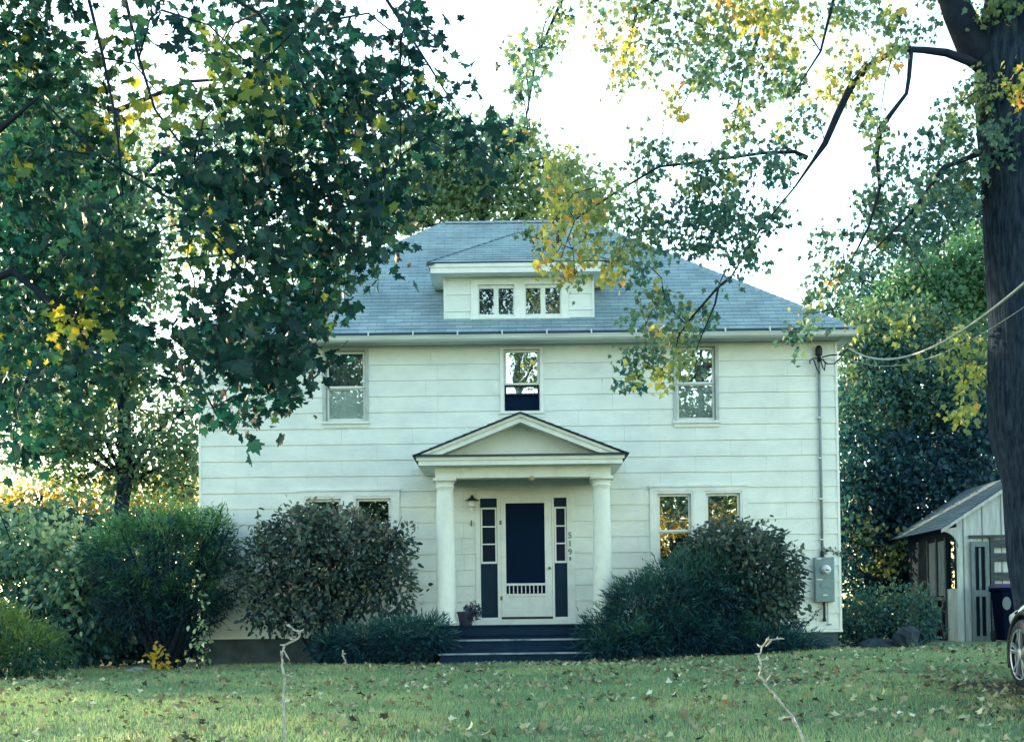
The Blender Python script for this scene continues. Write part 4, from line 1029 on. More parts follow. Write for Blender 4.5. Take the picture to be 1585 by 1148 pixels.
for s_, nm in ((-1, 'l'), (1, 'r')):
    h = MB(); n_ = 9
    for k in range(n_):
        t = k / (n_ - 1); d = 0.10 + 0.42 * t; hw = np.interp(d, [s[0] for s in ST], [s[1] for s in ST]); zz = np.interp(d, [s[0] for s in ST], [s[3] for s in ST])
        bul = 0.02 * math.sin(math.pi * t) + 0.004
        h.v += [(CXC + s_ * (hw * 0.93 + bul), CYF - d + 0.012, CG + zz - 0.12 + 0.05 * t), (CXC + s_ * (hw * 0.96 + bul + 0.01), CYF - d, CG + zz - 0.04 + 0.01 * t), (CXC + s_ * (hw * 0.86 + bul * 0.5), CYF - d, CG + zz + 0.035)]
    for k in range(n_ - 1):
        for j in range(2): h.f.append((k * 3 + j, (k + 1) * 3 + j, (k + 1) * 3 + j + 1, k * 3 + j + 1))
    build('headlight', h, M['headlight'], car, smooth=True)
    t_ = MB(); t_.box(CXC + s_ * 0.62 - 0.14, CXC + s_ * 0.62 + 0.14, CYF - 4.40, CYF - 4.30, CG + 0.78, CG + 0.93); build('tail_light', t_, M['redlens'], car, bevel=0.02)
    mi = MB(); mi.lathe([(0.02, -0.09), (0.075, -0.06), (0.08, 0.05), (0.03, 0.09)], 12, (CXC + s_ * 0.99, CYF - 1.75, CG + 1.08), 'x'); build('mirror', mi, M['paint'], car, smooth=True)
    for wy in WY:
        xo = CXC + s_ * 0.925; tw = 0.22
        t_ = MB(); pr_ = [(0.235, 0.0), (0.25, 0.004), (0.32, 0.0), (WR - 0.008, 0.02), (WR, 0.05), (WR, tw - 0.05), (WR - 0.02, tw), (0.235, tw), (0.235, 0.0)]
        t_.lathe([(r, -s_ * h_) for r, h_ in pr_][::(1 if s_ < 0 else -1)], 48, (xo, wy, CG + WR), 'x', cap=False)
        wh = build('wheel', t_, M['black'], car, smooth=True)
        rm = MB(); rm.lathe([(0.236, s_ * 0.006), (0.248, s_ * 0.012), (0.248, -s_ * 0.02), (0.222, -s_ * 0.03), (0.215, -s_ * 0.10)][::(1 if s_ < 0 else -1)], 48, (xo, wy, CG + WR), 'x', cap=False)
        for k in range(5):
            for dlt in (-0.17, 0.17):
                a = 2 * math.pi * k / 5 + 0.3
                rm.bar((xo - s_ * 0.005, wy + 0.05 * math.cos(a), CG + WR + 0.05 * math.sin(a)), (xo + s_ * 0.004, wy + 0.235 * math.cos(a + dlt), CG + WR + 0.235 * math.sin(a + dlt)), 0.022, 0.03)
        rm.lathe([(0.065, -s_ * 0.02), (0.06, s_ * 0.014), (0.03, s_ * 0.02)][::(1 if s_ < 0 else -1)], 20, (xo, wy, CG + WR), 'x')
        build('rim', rm, M['alloy'], wh)
        hb = MB(); hb.lathe([(0.21, -s_ * 0.11), (0.21, -s_ * 0.13)], 32, (xo, wy, CG + WR), 'x'); build('brake_disc', hb, M['plastic'], wh)

# ------------------------------------------------------------------ small things on the ground
def rock(name, c, r, label, cat, material, seed):
    rg = np.random.default_rng(seed); m = MB(); nu, nv = 14, 9
    ph = rg.uniform(0, 6, 6)
    for j in range(nv + 1):
        v = math.pi * j / nv
        for i in range(nu):
            u = 2 * math.pi * i / nu; d = np.array([math.sin(v) * math.cos(u), math.sin(v) * math.sin(u), math.cos(v)])
            k = 1 + 0.14 * math.sin(3 * d[0] + ph[0]) + 0.12 * math.sin(4 * d[1] + ph[1]) + 0.10 * math.sin(5 * d[2] + ph[2]) + 0.06 * math.sin(9 * d[0] + 7 * d[2] + ph[3])
            k = k * (0.88 if d[2] > 0.55 else 1)
            m.v.append((c[0] + d[0] * r[0] * k, c[1] + d[1] * r[1] * k, c[2] + d[2] * r[2] * k))
    for j in range(nv):
        for i in range(nu): m.f.append((j * nu + i, (j + 1) * nu + i, (j + 1) * nu + (i + 1) % nu, j * nu + (i + 1) % nu))
    return tag(build(name, m, material, origin=(c[0], c[1], c[2] - r[2] * 0.7)), label, cat)
x = P(1402, 995, -0.6)[0]
rock('boulder', (x, -0.6, gz(x, -0.6) + 0.14), (0.22, 0.2, 0.22), 'rough grey boulder in front of the low bush by the shed', 'rock', M['stone'], 3)
x = P(1375, 1008, -0.5)[0]
rock('boulder', (x - 0.1, -0.3, gz(x, -0.3) + 0.05), (0.34, 0.2, 0.13), 'low dark rock at the lawn edge beside the taller boulder', 'rock', M['stone'], 5)
x = P(213, 1036, -1.2)[0]
rock('stepping_stone', (x, -1.2, gz(x, -1.2) + 0.03), (0.22, 0.16, 0.05), 'flat pale stone lying at the foot of the yew', 'stone', M['palestone'], 8)


def stalk(pix, Y, r, label, seed):
    rg = np.random.default_rng(seed); pts = []
    for i in range(len(pix) - 1):
        for k in range(4):
            t = k / 4; pts.append(P(pix[i][0] * (1 - t) + pix[i + 1][0] * t, pix[i][1] * (1 - t) + pix[i + 1][1] * t, Y) + rg.normal(size=3) * np.array([0.0025, 0.012, 0.002]))
    pts.append(P(*pix[-1], Y)); base = pts[-1].copy(); g_ = gz(base[0], Y)
    if base[2] > g_: pts.append(np.array([base[0] + 0.02, Y, g_ - 0.03]))
    rad = [r * (0.75 + 0.5 * rg.random()) * (0.7 + 0.5 * i / len(pts)) for i in range(len(pts))]
    o = thing('dry_stalk', (pts[-1][0], Y, g_), label, 'dead stalk')
    m = MB(); m.tube(pts, rad, 8); build('stem', m, M['stalk'], o, smooth=True)
    for i in range(3, len(pts) - 3, 3):
        m = MB(); d = rg.normal(size=3) * 0.02; m.tube([pts[i], pts[i] + d * 0.7, pts[i] + d * 1.3 + np.array([0, 0, 0.008])], [r * 0.7, r * 0.95, r * 0.35], 6); build('bud', m, M['stalk'], o, smooth=True)
stalk([(443, 966), (455, 974), (467, 980), (458, 990), (440, 998), (437, 1012), (436, 1030), (441, 1045), (438, 1075), (440, 1110), (441, 1150), (440, 1200)], -16.6, 0.0062, 'bleached crooked stalk bent over at its tip, rising before the left shrub', 1)
stalk([(1213, 988), (1200, 989), (1188, 990), (1180, 1000), (1176, 1015), (1178, 1030), (1176, 1045), (1188, 1062), (1205, 1082), (1225, 1108), (1240, 1135), (1252, 1165), (1262, 1200)], -16.4, 0.0062, 'bleached stalk leaning across the lawn under the round bush', 2)
x = P(532, 1030, -2.3)[0]
stalk([(531, 1006), (530, 1013), (535, 1022), (533, 1031)], -2.3, 0.016, 'short pale stub standing at the edge of the low juniper', 4)

# ------------------------------------------------------------------ shrubs
def shrub(name, base, blobs, shape, size, material, label, cat, n, shell=0.55, droop=0.2, spread=0.7, up=0.9, tint0=0.3, tgain=0.35, k=7, r=0.10, stems=5, out=0.9, group=None, stemmat=None, rstem=0.028, top=None, tvar=0.13):
    """blobs: (x, y, z, rx, ry, rz) in metres; twigs point outwards, stems rise from the base to each mass."""
    bz = gz(base[0], base[1]); o = thing(name, (base[0], base[1], bz), label, cat, group)
    vol = sum(b[3] * b[5] for b in blobs); pts, tn, tp = [], [], []
    for b in blobs:
        m_ = max(4, int(n * b[3] * b[5] / vol)); c, d = ball(m_, b[:3], b[3:6], shell)
        c = c + RNG.normal(size=c.shape) * 0.05 * min(b[3:6])
        keep = c[:, 2] > ground(c[:, 0], c[:, 1]) + 0.04; c, d = c[keep], d[keep]
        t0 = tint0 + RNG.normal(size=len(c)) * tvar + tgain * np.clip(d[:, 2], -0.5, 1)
        p, t = sprays(c, t0, k, r, 0.10); pts.append(p); tn.append(t); tp.append(np.repeat(d * out, k, 0))
    pts, tn, tp = np.concatenate(pts), np.concatenate(tn), np.concatenate(tp)
    ok = pts[:, 2] > ground(pts[:, 0], pts[:, 1]) + 0.01
    leaf_object('foliage', pts[ok], tn[ok], size, shape, material, o, tip=tp[ok], droop=droop, spread=spread, up=up)
    m = MB()
    for i in range(stems):
        b = blobs[i % len(blobs)]; e = np.array(b[:3]) + RNG.normal(size=3) * np.array(b[3:6]) * 0.35
        s_ = np.array([base[0] + RNG.normal() * 0.10, base[1] + RNG.normal() * 0.08, bz - 0.05]); mid = s_ * 0.5 + e * 0.5 + np.array([RNG.normal() * 0.08, RNG.normal() * 0.08, 0.05])
        m.tube([s_, s_ * 0.75 + mid * 0.25 + RNG.normal(size=3) * 0.03, mid, e], [rstem, rstem * 0.85, rstem * 0.65, rstem * 0.3], 7)
        for _ in range(3):
            q = e + RNG.normal(size=3) * np.array(b[3:6]) * 0.5; m.tube([mid, (mid + q) / 2 + RNG.normal(size=3) * 0.04, q], [rstem * 0.5, rstem * 0.35, rstem * 0.15], 5)
    build('stem', m, stemmat or M['bark2'], o, smooth=True)
    return o


# rhododendron left of the porch
shrub('rhododendron', (-3.0, -1.15), [(-3.1, -1.15, 1.75, 1.0, 0.75, 0.72), (-2.25, -1.2, 1.7, 0.55, 0.6, 0.58), (-3.9, -1.1, 1.6, 0.55, 0.6, 0.55), (-2.0, -1.2, 1.2, 0.42, 0.5, 0.5), (-3.2, -1.25, 0.95, 0.75, 0.6, 0.5), (-4.0, -1.1, 1.0, 0.42, 0.45, 0.5), (-2.9, -1.1, 2.12, 0.6, 0.5, 0.32), (-3.5, -1.15, 2.15, 0.6, 0.5, 0.34), (-1.85, -1.2, 2.0, 0.22, 0.3, 0.25)],
      'oval', 0.098, M['rhodo'], 'big dark rounded shrub with reddish dry tips under the paired windows left of the porch', 'shrub', 1050, group='broad-leaved shrubs along the house', shell=0.5, tint0=0.40, tgain=0.25, k=8, r=0.085, stems=9, rstem=0.035, tvar=0.2, droop=0.35)
shrub('juniper', (-1.95, -1.75), [(-2.3, -1.7, 0.28, 0.6, 0.5, 0.3), (-1.7, -1.8, 0.32, 0.55, 0.55, 0.34), (-1.3, -1.85, 0.42, 0.35, 0.45, 0.26), (-2.8, -1.6, 0.2, 0.4, 0.4, 0.28)],
      'needle', 0.12, M['juniper'], 'low spreading juniper beside the porch steps', 'shrub', 760, group='junipers along the house front', k=12, r=0.06, droop=0.0, out=1.4, spread=0.6, stems=6, rstem=0.015, tint0=0.35)
# juniper mound and round rhododendron right of the steps
shrub('juniper', (2.5, -1.75), [(1.75, -1.8, 0.35, 0.68, 0.6, 0.45), (2.3, -1.75, 0.65, 0.85, 0.7, 0.72), (2.8, -1.6, 0.95, 0.75, 0.65, 0.72), (3.2, -1.5, 0.9, 0.6, 0.6, 0.8), (2.0, -1.8, 0.75, 0.45, 0.5, 0.5), (3.4, -1.7, 0.3, 0.7, 0.5, 0.4), (1.45, -1.85, 0.22, 0.40, 0.45, 0.30), (2.6, -1.95, 0.35, 0.9, 0.5, 0.4), (1.52, -2.25, 0.16, 0.40, 0.3, 0.26), (1.95, -2.3, 0.25, 0.5, 0.35, 0.34)],
      'needle', 0.12, M['juniper'], 'dense dark juniper mound spreading against the right side of the steps', 'shrub', 3000, group='junipers along the house front', k=12, r=0.06, droop=0.05, out=1.4, spread=0.55, stems=8, tint0=0.34, tgain=0.45)
shrub('rhododendron', (4.0, -1.25), [(3.65, -1.3, 1.45, 0.8, 0.7, 0.70), (4.15, -1.25, 1.35, 0.55, 0.6, 0.62), (3.35, -1.2, 1.6, 0.5, 0.55, 0.55), (3.9, -1.3, 0.85, 0.65, 0.6, 0.5), (4.42, -1.2, 1.05, 0.26, 0.4, 0.40), (3.85, -1.2, 1.85, 0.55, 0.45, 0.28), (4.2, -1.3, 0.55, 0.42, 0.5, 0.34)],
      'oval', 0.10, M['rhodo'], 'rounded broad-leaved shrub below the paired windows right of the porch', 'shrub', 900, group='broad-leaved shrubs along the house', shell=0.55, tint0=0.34, tgain=0.25, k=8, r=0.085, stems=8, rstem=0.035, tvar=0.13, droop=0.4)
shrub('juniper', (4.3, -1.7), [(4.0, -1.7, 0.2, 0.6, 0.4, 0.24), (4.6, -1.6, 0.18, 0.35, 0.35, 0.18)],
      'needle', 0.14, M['juniper'], 'low dark ground juniper under the round broad-leaved shrub', 'shrub', 300, group='junipers along the house front', k=11, r=0.06, droop=0.0, out=1.3, spread=0.6, stems=4, rstem=0.014, tint0=0.3)
# yew left of the house corner
shrub('yew_tree', (-5.75, -0.75), [(-5.9, -0.8, 1.75, 0.95, 0.8, 0.75), (-5.2, -0.75, 1.95, 0.65, 0.6, 0.55), (-6.5, -0.8, 1.75, 0.6, 0.6, 0.65), (-5.0, -0.7, 1.35, 0.5, 0.5, 0.5), (-5.8, -0.8, 2.3, 0.7, 0.55, 0.32), (-6.3, -0.8, 1.1, 0.6, 0.6, 0.5), (-5.4, -0.75, 0.95, 0.6, 0.5, 0.5), (-4.85, -0.8, 2.3, 0.10, 0.1, 0.34), (-5.0, -0.8, 2.15, 0.12, 0.12, 0.30)],
      'needle', 0.12, M['yew'], 'dark green spreading yew on several stems at the house corner', 'tree', 1900, k=12, r=0.06, droop=0.0, out=1.1, spread=0.6, stems=10, rstem=0.06, tint0=0.32, tgain=0.6)
# vine-grown hedge at the left edge and the lime-green bush before it
shrub('vine_covered_hedge', (-7.9, 0.2), [(-7.9, 0.2, 1.35, 1.0, 0.9, 1.15), (-8.9, 0.3, 1.55, 1.0, 0.9, 1.2), (-7.3, 0.1, 1.0, 0.7, 0.8, 1.0), (-7.0, 0.3, 1.5, 0.7, 0.7, 0.75), (-9.7, 0.4, 1.5, 0.9, 0.9, 1.2), (-7.9, -0.2, 0.6, 0.9, 0.8, 0.7)],
      'oval', 0.13, M['vine'], 'tall mound of pale green vines at the left lawn edge', 'hedge', 1300, shell=0.7, tint0=0.38, tgain=0.5, k=6, r=0.12, stems=8, droop=0.8, out=0.7, spread=0.6, up=1.0)
shrub('lime_bush', (-7.75, -2.6), [(-7.7, -2.6, 0.35, 0.75, 0.6, 0.45), (-8.3, -2.5, 0.5, 0.8, 0.6, 0.55), (-7.3, -2.7, 0.25, 0.5, 0.5, 0.32)],
      'needle', 0.13, M['lime'], 'low feathery yellow-green bush in front of the vine mound', 'shrub', 620, k=11, r=0.06, droop=0.05, out=1.2, spread=0.6, stems=6, rstem=0.015, tint0=0.40, tgain=0.5)
x = P(246, 1018, -1.5)[0]
shrub('autumn_seedling', (x, -1.5), [(x, -1.5, gz(x, -1.5) + 0.16, 0.14, 0.12, 0.19)], 'leaf', 0.09, M['gold'], 'small orange-yellow plant at the base of the yew trunk', 'plant', 14, k=6, r=0.05, stems=2, rstem=0.007, tint0=0.75, tgain=0.1, shell=0.2)
x = P(308, 975, -1.4)[0]; g0 = gz(x, -1.4)
shrub('climbing_vine', (x - 0.02, -1.4), [(x - 0.02, -1.4, g0 + 0.25, 0.17, 0.14, 0.26), (x, -1.4, g0 + 0.62, 0.12, 0.1, 0.25), (x + 0.02, -1.4, g0 + 1.05, 0.07, 0.07, 0.3), (x - 0.06, -1.4, g0 + 1.45, 0.05, 0.05, 0.2)],
      'oval', 0.085, M['vine'], 'thin pale-leaved vine climbing beside the yew at the foundation', 'plant', 26, k=5, r=0.06, stems=4, rstem=0.008, tint0=0.85, tgain=0.1, droop=0.6)
# bush before the shed
bx_ = P(1385, 950, 0.6)[0]
shrub('bush', (bx_, 0.7), [(bx_ - 0.35, 0.7, 0.55, 0.6, 0.5, 0.5), (bx_ + 0.2, 0.7, 0.6, 0.5, 0.5, 0.5), (bx_ + 0.45, 0.8, 0.7, 0.25, 0.4, 0.40), (bx_, 0.5, 0.3, 0.7, 0.5, 0.32), (bx_ - 0.8, 0.8, 0.4, 0.35, 0.4, 0.4)],
      'leaf', 0.075, M['dark'], 'low dark green bush between the house corner and the shed', 'bush', 620, k=9, r=0.09, stems=6, tint0=0.36, tgain=0.25, droop=0.2)
# creeper on the wall by the meter
m_ = thing('wall_creeper', (4.95, -0.03, 0.5), 'thin ivy strand creeping up the siding beneath the meter', 'vine')
mm = MB(); pts = [np.array([4.9 + 0.42 * t, -0.03, 0.44 + 0.33 * t + 0.03 * math.sin(t * 9)]) for t in np.linspace(0, 1, 9)]; mm.tube(pts, 0.005, 6); build('stem', mm, M['twig'], m_)
pp = np.repeat(np.array(pts), 5, 0) + RNG.normal(size=(45, 3)) * np.array([0.03, 0.004, 0.03]); leaf_object('foliage', pp, RNG.uniform(0.1, 0.5, 45), 0.05, 'leaf', M['dark'], m_, droop=0.2)
m_ = thing('ivy_sprig', (5.6, -0.03, 1.76), 'small ivy sprig reaching round the house corner above the meter', 'vine')
mm = MB(); pts = [np.array([5.72 - 0.34 * t, -0.035, 1.70 + 0.10 * t]) for t in np.linspace(0, 1, 7)]; mm.tube(pts, 0.005, 6); build('stem', mm, M['twig'], m_)
pp = np.repeat(np.array(pts), 5, 0) + RNG.normal(size=(35, 3)) * np.array([0.03, 0.006, 0.025]); leaf_object('foliage', pp, RNG.uniform(0.1, 0.5, 35), 0.055, 'leaf', M['dark'], m_, droop=0.5)


# ------------------------------------------------------------------ trees
def photo_tree(name, base, trunk_pts, trunk_rad, limbs, blobs, y0, y1, dens, k, spread_r, size, shape, material, label, bark, tw=0.012, droop=0.9, seed=1, extra=None, up=0.9, svar=0.3, sag=0.06):
    global RNG
    RNG = np.random.default_rng(seed)
    o = thing(name, (base[0], base[1], gz(base[0], base[1])), label, 'tree')
    m = MB(); m.tube(trunk_pts, trunk_rad, 22, rough=0.035)
    build('trunk', m, bark, o, smooth=True)
    m = MB()
    for pts, rads in limbs: m.tube(pts, rads, 8, rough=0.06)
    hubs, cen, tin = photo_blobs(blobs, y0, y1, dens)
    if extra:
        for b in extra:
            n_ = b[7]; c, _ = ball(n_, b[:3], b[3:6]); hubs.append(np.array(b[:3])); cen.append(c); tin.append(np.full(n_, b[6]) + RNG.normal(size=n_) * 0.07)
    nodes = [np.array(q) for pts, _ in limbs for q in pts]
    for h, c in zip(hubs, cen):
        near = min(nodes, key=lambda q: np.linalg.norm(q - h) + (0.6 if q[2] < h[2] - 0.6 else 0)) if nodes else np.array(trunk_pts[-1])
        if np.linalg.norm(near - h) < 2.6:
            md = (near + h) / 2 + np.array([0, 0, 0.12]); m.tube([near, md, h], [tw * 1.5, tw * 1.2, tw * 0.8], 5, cap=False)
        nodes.append(h)
        twigs(m, h, c[::2], tw * 0.55, tw * 0.22, sag)
    build('branch', m, M['twig'], o, smooth=True)
    cc, tt = np.concatenate(cen), np.concatenate(tin)
    tt = np.where(RNG.random(len(tt)) < 0.045, tt + 0.42, tt)
    p, t = sprays(cc, tt, k, spread_r, 0.10)
    leaf_object('crown', p, t, size, shape, material, o, droop=droop, up=up, svar=svar)
    return o


# near maple hanging in from the left; its trunk stands just outside the picture
mt_base = (-5.75, -12.2)
gzb = gz(*mt_base)
ML = [
    (50, 40, 100, 80, .30), (40, 150, 95, 90, .33), (110, 250, 90, 80, .35), (30, 270, 80, 90, .28), (50, 380, 100, 80, .33), (150, 370, 80, 70, .32), (60, 490, 110, 80, .28),
    (160, 480, 80, 70, .25), (40, 590, 80, 70, .30), (130, 570, 70, 50, .27, .7), (20, 680, 45, 40, .22, .6), (180, 410, 60, 60, .25, .8), (125, 480, 30, 20, .86, .3), (335, 335, 26, 20, .88, .4),
    (160, 130, 18, 70, .5, .4), (250, 16, 40, 24, .05, 1.2), (330, 90, 40, 30, .62, .5), (380, 30, 60, 26, .3, .7), (395, 110, 34, 50, .80, .7), (250, 150, 40, 26, .72, .4), (170, 190, 36, 20, .74, .3), (330, 170, 60, 40, .52, .7), (430, 180, 90, 80, .28),
    (310, 250, 55, 60, .25), (400, 270, 100, 80, .22), (490, 100, 80, 90, .28), (520, 30, 60, 40, .25, .8), (530, 200, 90, 90, .20), (560, 300, 80, 80, .17), (480, 340, 90, 80, .18),
    (620, 60, 60, 45, .18, .6), (650, 20, 40, 28, .15, .6), (610, 130, 60, 60, .2, .6), (660, 170, 60, 45, .2, .5), (715, 180, 50, 40, .22, .4), (620, 240, 45, 60, .15, .8), (700, 235, 60, 45, .22, .45), (765, 250, 30, 40, .18, .6), (580, 330, 40, 36, .17, .8),
    (380, 370, 80, 70, .25), (330, 330, 60, 60, .42, .7), (420, 430, 75, 60, .17), (480, 420, 40, 50, .16), (350, 450, 60, 50, .35, .8), (290, 400, 40, 60, .5, .55),
    (330, 540, 45, 35, .2, .8), (375, 515, 60, 40, .15), (430, 510, 50, 45, .13), (446, 565, 28, 34, .12), (410, 570, 56, 28, .14), (340, 570, 50, 26, .17, .8), (415, 608, 20, 22, .12, .8), (330, 632, 12, 12, .2), (395, 632, 12, 9, .4), (310, 500, 40, 40, .3, .6),
    (482, 475, 30, 36, .17, 1.2), (440, 540, 44, 36, .13), (395, 550, 60, 32, .13), (345, 545, 50, 28, .15), (520, 380, 28, 36, .16), (500, 430, 24, 30, .15), (474, 545, 22, 34, .13), (548, 395, 14, 18, .3, .6), (270, 560, 26, 30, .3, .5)]
ex = [(-4.0, -12.5, 6.8, 1.6, 1.5, 1.2, 0.3, 60), (-2.3, -12.0, 7.2, 1.6, 1.5, 1.1, 0.3, 60), (-5.8, -12.2, 8.2, 1.9, 1.9, 1.6, 0.3, 70), (-6.8, -12.4, 5.5, 1.6, 1.6, 1.5, 0.3, 60), (-6.2, -11.0, 4.0, 1.0, 1.0, 1.0, 0.3, 25)]
tr = [(-5.75, -12.2, gzb - 0.2), (-5.75, -12.2, gzb + 0.3), (-5.72, -12.2, 1.5), (-5.65, -12.2, 3.4), (-5.5, -12.3, 5.2), (-5.6, -12.2, 7.5)]
def pl(pix, Y): return [P(a, b, Y if not hasattr(Y, '__len__') else Y[i]) for i, (a, b) in enumerate(pix)]
limbs = [
    ([(-5.65, -12.2, 3.6), (-4.9, -12.4, 4.4)] + pl([(60, 150), (150, 240), (300, 330), (400, 450), (470, 540)], -12.8), [0.10, 0.05, 0.013, 0.012, 0.011, 0.009, 0.005]),
    ([(-5.5, -12.3, 5.2), (-4.6, -12.4, 6.3)] + pl([(250, -60), (400, 20), (500, 180), (560, 320), (620, 350)], -12.4), [0.10, 0.05, 0.018, 0.016, 0.013, 0.01, 0.005]),
    ([(-5.6, -12.2, 6.8), (-4.2, -12.2, 7.6)] + pl([(420, -190), (560, -60), (650, 80), (720, 190)], -12.0), [0.08, 0.05, 0.028, 0.018, 0.011, 0.005]),
    ([(-4.6, -12.4, 6.3)] + pl([(130, -30), (160, 90), (180, 190), (190, 300)], -13.2), [0.03, 0.016, 0.013, 0.011, 0.006]),
    ([(-4.6, -12.4, 6.3)] + pl([(190, -20), (215, 90), (240, 170), (300, 250), (370, 330)], -13.6), [0.03, 0.016, 0.012, 0.010, 0.009, 0.005]),
    ([(-5.65, -12.2, 3.2), (-5.0, -12.3, 3.4)] + pl([(20, 420), (120, 500), (150, 560)], -12.6), [0.07, 0.05, 0.035, 0.02, 0.01])]
photo_tree('maple_tree', mt_base, tr, [0.42, 0.34, 0.28, 0.25, 0.2, 0.1], limbs, ML, -14.0, -11.2, 29, 19, 0.14, 0.084, 'maple_curl', M['maple'],
           'dark green maple whose branches hang over the left half of the house', M['bark'], tw=0.006, seed=21, extra=ex, droop=1.3, up=0.4, svar=0.45)

# big maple on the right with the thick leaning trunk
TY = -8.5
edge = [(1580, 985, 62), (1572, 940, 60), (1562, 860, 58), (1557, 800, 56), (1552, 745, 58), (1533, 665, 70), (1531, 600, 64), (1532, 500, 60), (1524, 380, 60), (1519, 280, 60), (1512, 180, 62), (1510, 100, 62), (1520, 30, 55), (1540, -60, 50), (1560, -200, 45), (1570, -330, 35)]
tp_, trr = [], []
s_ = (TY - CAM[1]) / F
for a, b, r in edge: tp_.append(P(a + r, b, TY)); trr.append(r * s_)
bx2 = float(tp_[0][0]); tp_[0] = np.array([bx2, TY, gz(bx2, TY) - 0.1])
A = P(1560, 110, TY)
def py_(pix, Ys): return [P(a, b, y) for (a, b), y in zip(pix, Ys)]
limbs = [
    ([A] + pl([(1505, 70), (1482, 20), (1455, -60), (1400, -160)], TY), [0.26, 0.20, 0.17, 0.14, 0.10]),
    ([P(1540, 120, TY)] + pl([(1500, 95), (1465, 82), (1430, 78), (1390, 76), (1345, 102), (1315, 138), (1295, 180), (1277, 222), (1258, 250), (1230, 290), (1180, 350), (1132, 428)], TY - 0.2), [0.08, 0.055, 0.044, 0.038, 0.032, 0.032, 0.042, 0.044, 0.036, 0.020, 0.010, 0.009, 0.010]),
    (pl([(1410, 79), (1407, 120), (1403, 145), (1380, 175), (1362, 200), (1357, 240), (1362, 290), (1345, 350), (1310, 420)], TY - 0.2), [0.028, 0.024, 0.022, 0.028, 0.036, 0.028, 0.02, 0.014, 0.008]),
    (pl([(1250, 245), (1230, 235), (1180, 237), (1090, 250), (1020, 258), (950, 300), (890, 340), (868, 400)], TY), [0.03, 0.022, 0.018, 0.016, 0.014, 0.012, 0.008, 0.005]),
    (pl([(1132, 428), (1110, 446), (1070, 492), (1050, 520), (1042, 560)], TY - 0.2), [0.018, 0.015, 0.012, 0.009, 0.005]), (pl([(1112, 444), (1107, 470), (1088, 515), (1076, 545)], TY - 0.2), [0.014, 0.011, 0.008, 0.004]),
    (pl([(1060, 500), (1030, 470), (1024, 430)], TY - 0.2), [0.008, 0.006, 0.003]),
    ([P(1455, -60, TY)] + pl([(1330, -90), (1200, -70), (1080, -40), (985, 20), (965, 100)], TY + 0.4), [0.10, 0.07, 0.05, 0.035, 0.02, 0.008]),
    (pl([(1200, -70), (1180, 40), (1150, 120), (1135, 200)], TY + 0.4), [0.03, 0.02, 0.014, 0.005]), (pl([(1080, -40), (950, -40), (870, 0), (830, 90), (815, 180), (820, 250)], TY + 0.4), [0.03, 0.024, 0.02, 0.014, 0.01, 0.005]),
    (pl([(1330, -90), (1290, 0), (1270, 80), (1225, 150)], TY + 0.2), [0.03, 0.02, 0.014, 0.006]), (py_([(1580, 275), (1515, 238), (1460, 260), (1410, 330), (1350, 390)], (TY, TY - 0.3, TY - 0.5, TY - 0.5, TY - 0.5)), [0.05, 0.038, 0.026, 0.016, 0.008])]
